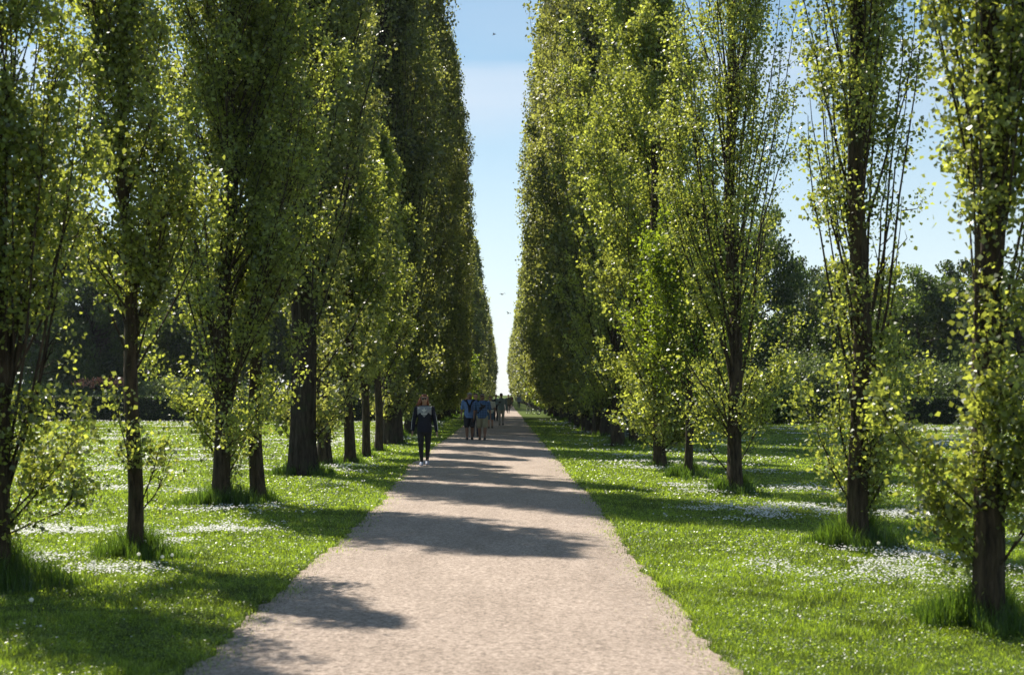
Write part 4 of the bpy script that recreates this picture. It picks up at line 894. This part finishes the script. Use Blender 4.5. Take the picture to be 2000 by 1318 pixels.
# ------------------------------------------------------------------ bicycles against the far right trunks
m_tyre = plain('tyre_rubber', (.015, .015, .016), .8); m_rim = plain('rim_metal', (.5, .5, .52), .3, .9); m_frame = plain('bike_paint', (.02, .025, .05), .35)
def circ(r, cy, cz, k=28): a = np.linspace(0, 2*np.pi, k+1); return np.stack([np.zeros(k+1), cy+r*np.cos(a), cz+r*np.sin(a)], -1)
def bicycle(loc, rz, label):
    o = empty('bicycle', loc, rz, label, 'bicycle', 'bicycles parked at the far right trees')
    for cy in (-.52, .52):
        w = link('wheel', np_mesh('wheel', *tubes(np.array([[(-.03, cy, .34), (0, cy, .34), (.03, cy, .34)]]), np.array([[.02, .03, .02]]), 10), m_rim), o)
        link('tyre', np_mesh('tyre', *tubes(circ(.33, cy, .34)[None], np.full((1, 29), .02), 8), m_tyre), w)
        link('rim', np_mesh('rim', *join_vf([tubes(circ(.305, cy, .34)[None], np.full((1, 29), .008), 6)]+[tubes(np.array([[(0, cy, .34), (0, cy+.3*math.cos(a), .34+.3*math.sin(a))]]), np.full((1, 2), .0015), 4) for a in np.linspace(0, 6.28, 17)[:-1]]), m_rim), w)
    T = lambda p, q, r=.016: tubes(np.array([[p, q]], float), np.full((1, 2), r), 8)
    link('frame', np_mesh('frame', *join_vf([T((0, -.12+.1, .3), (0, -.40, .78)), T((0, -.40, .86), (0, -.36, .70)), T((0, .16, .82), (0, -.38, .80)), T((0, -.02, .3), (0, .18, .88)), T((0, -.02, .3), (0, .52, .34)), T((0, .52, .34), (0, .16, .8), .011), T((-.03, -.52, .34), (0, -.39, .76), .011), T((.03, -.52, .34), (0, -.39, .76), .011), T((0, -.4, .8), (0, -.38, 1.0))]), m_frame), o)
    link('handlebar', np_mesh('handlebar', *join_vf([T((-.30, -.30, 1.02), (-.12, -.40, 1.02), .014), T((-.12, -.40, 1.02), (.12, -.40, 1.02), .012), T((.12, -.40, 1.02), (.30, -.30, 1.02), .014)]), m_tyre), o)
    link('saddle', np_mesh('saddle', *tubes(np.array([[(0, .05, .93), (0, .15, .95), (0, .28, .95)]]), np.array([[.02, .05, .075]]), 10), m_tyre), o)
for x_, y_, rz, lab in ((2.25, 127, .25, 'dark bicycle parked at the grass edge, leftmost of three'), (2.85, 125, -.5, 'dark bicycle with turned handlebar, middle of three at the far right trees'), (3.35, 122, .7, 'dark bicycle against the trunk, rightmost of three')):
    bicycle((x_, y_, 0), rz, lab)

# ------------------------------------------------------------------ birds
m_bird = plain('dark_feather', (.03, .03, .035), .7)
def bird(px, py, d, span, roll, label):
    o = empty('bird', ((px-VX)/F*d, d, CH+(VY-py)/F*d), .6, label, 'bird', 'birds flying between the rows'); o.rotation_euler = (0, roll, .6)
    link('body', np_mesh('body', *tubes(np.array([[(0, -.17, 0), (0, -.13, .01), (0, -.05, .01), (0, .06, 0), (0, .15, 0), (0, .2, 0)]]), np.array([[.005, .025, .045, .04, .018, .03]]), 10), m_bird, smooth=True), o)
    for s in (-1, 1):
        v = np.array([(0, -.07, .01), (s*.5*span*.5, -.10, .10), (s*span*.5, .0, .06), (s*.5*span*.5, .05, .09), (0, .06, .01)]); v = np.concatenate([v, v-np.array([0, 0, .008])])
        mw = bpy.data.meshes.new('wing'); mw.from_pydata([tuple(p) for p in v], [], [(0, 1, 3, 4), (1, 2, 3), (5, 9, 8, 6), (6, 8, 7), (0, 5, 6, 1), (1, 6, 7, 2), (2, 7, 8, 3), (3, 8, 9, 4)]); mw.materials.append(m_bird); link('wing', mw, o)
bird(965, 68, 120, .35, .2, 'tiny dark bird high in the sky gap'); bird(981, 575, 120, .75, -.1, 'dark bird in the middle of the sky gap'); bird(993, 612, 130, .6, .3, 'dark bird just below the middle one')

# ------------------------------------------------------------------ dandelion clocks near the left row
m_stalk = plain('stalk', (.12, .16, .06), .6); m_fluff = M['daisy']
src = None
for (px, py) in ((182, 1133), (316, 1122), (282, 1088), (270, 1116), (335, 1118), (60, 1215), (1715, 1092), (1480, 1005)):
    x_, y_ = ground(px, py); 
    if src is None:
        src = empty('dandelion', (x_, y_, 0), 0, 'fluffy white dandelion seed head on a thin stalk in the lawn', 'dandelion', 'dandelion seed heads in the lawn')
        link('stalk', np_mesh('stalk', *tubes(np.array([[(0, 0, 0), (.01, 0, .08), (.005, 0, .16)]]), np.full((1, 3), .0025), 6), m_stalk), src)
        u = np.random.default_rng(1).normal(0, 1, (160, 3)); u /= np.linalg.norm(u, axis=1, keepdims=True)
        Vl, Fl = leaf_quads(u*.014+np.array([.005, 0, .17]), .009, np.random.default_rng(2)); link('seed_head', np_mesh('seed_head', Vl, Fl, m_fluff, tint=np.ones(160)), src)
    else:
        c = src.copy(); SC.collection.objects.link(c); c.location = (x_, y_, 0)
        for ch in list(src.children): d_ = ch.copy(); SC.collection.objects.link(d_); d_.parent = c

# ------------------------------------------------------------------ air
hm, hnt, hout = newmat('haze'); hv = hnt.nodes.new("ShaderNodeVolumePrincipled")
hv.inputs['Color'].default_value = (.80, .90, 1.0, 1); hv.inputs['Density'].default_value = .00012; hv.inputs['Anisotropy'].default_value = .3
hnt.links.new(hv.outputs[0], hout.inputs['Volume'])
Vh, Fh = boxvf(0, 245, 17.0, 260, 560, 36.4)
hz_o = link('haze', np_mesh('haze', Vh, Fh, hm)); tag(hz_o, 'thin pale summer air between the tree rows', 'haze', kind='stuff')
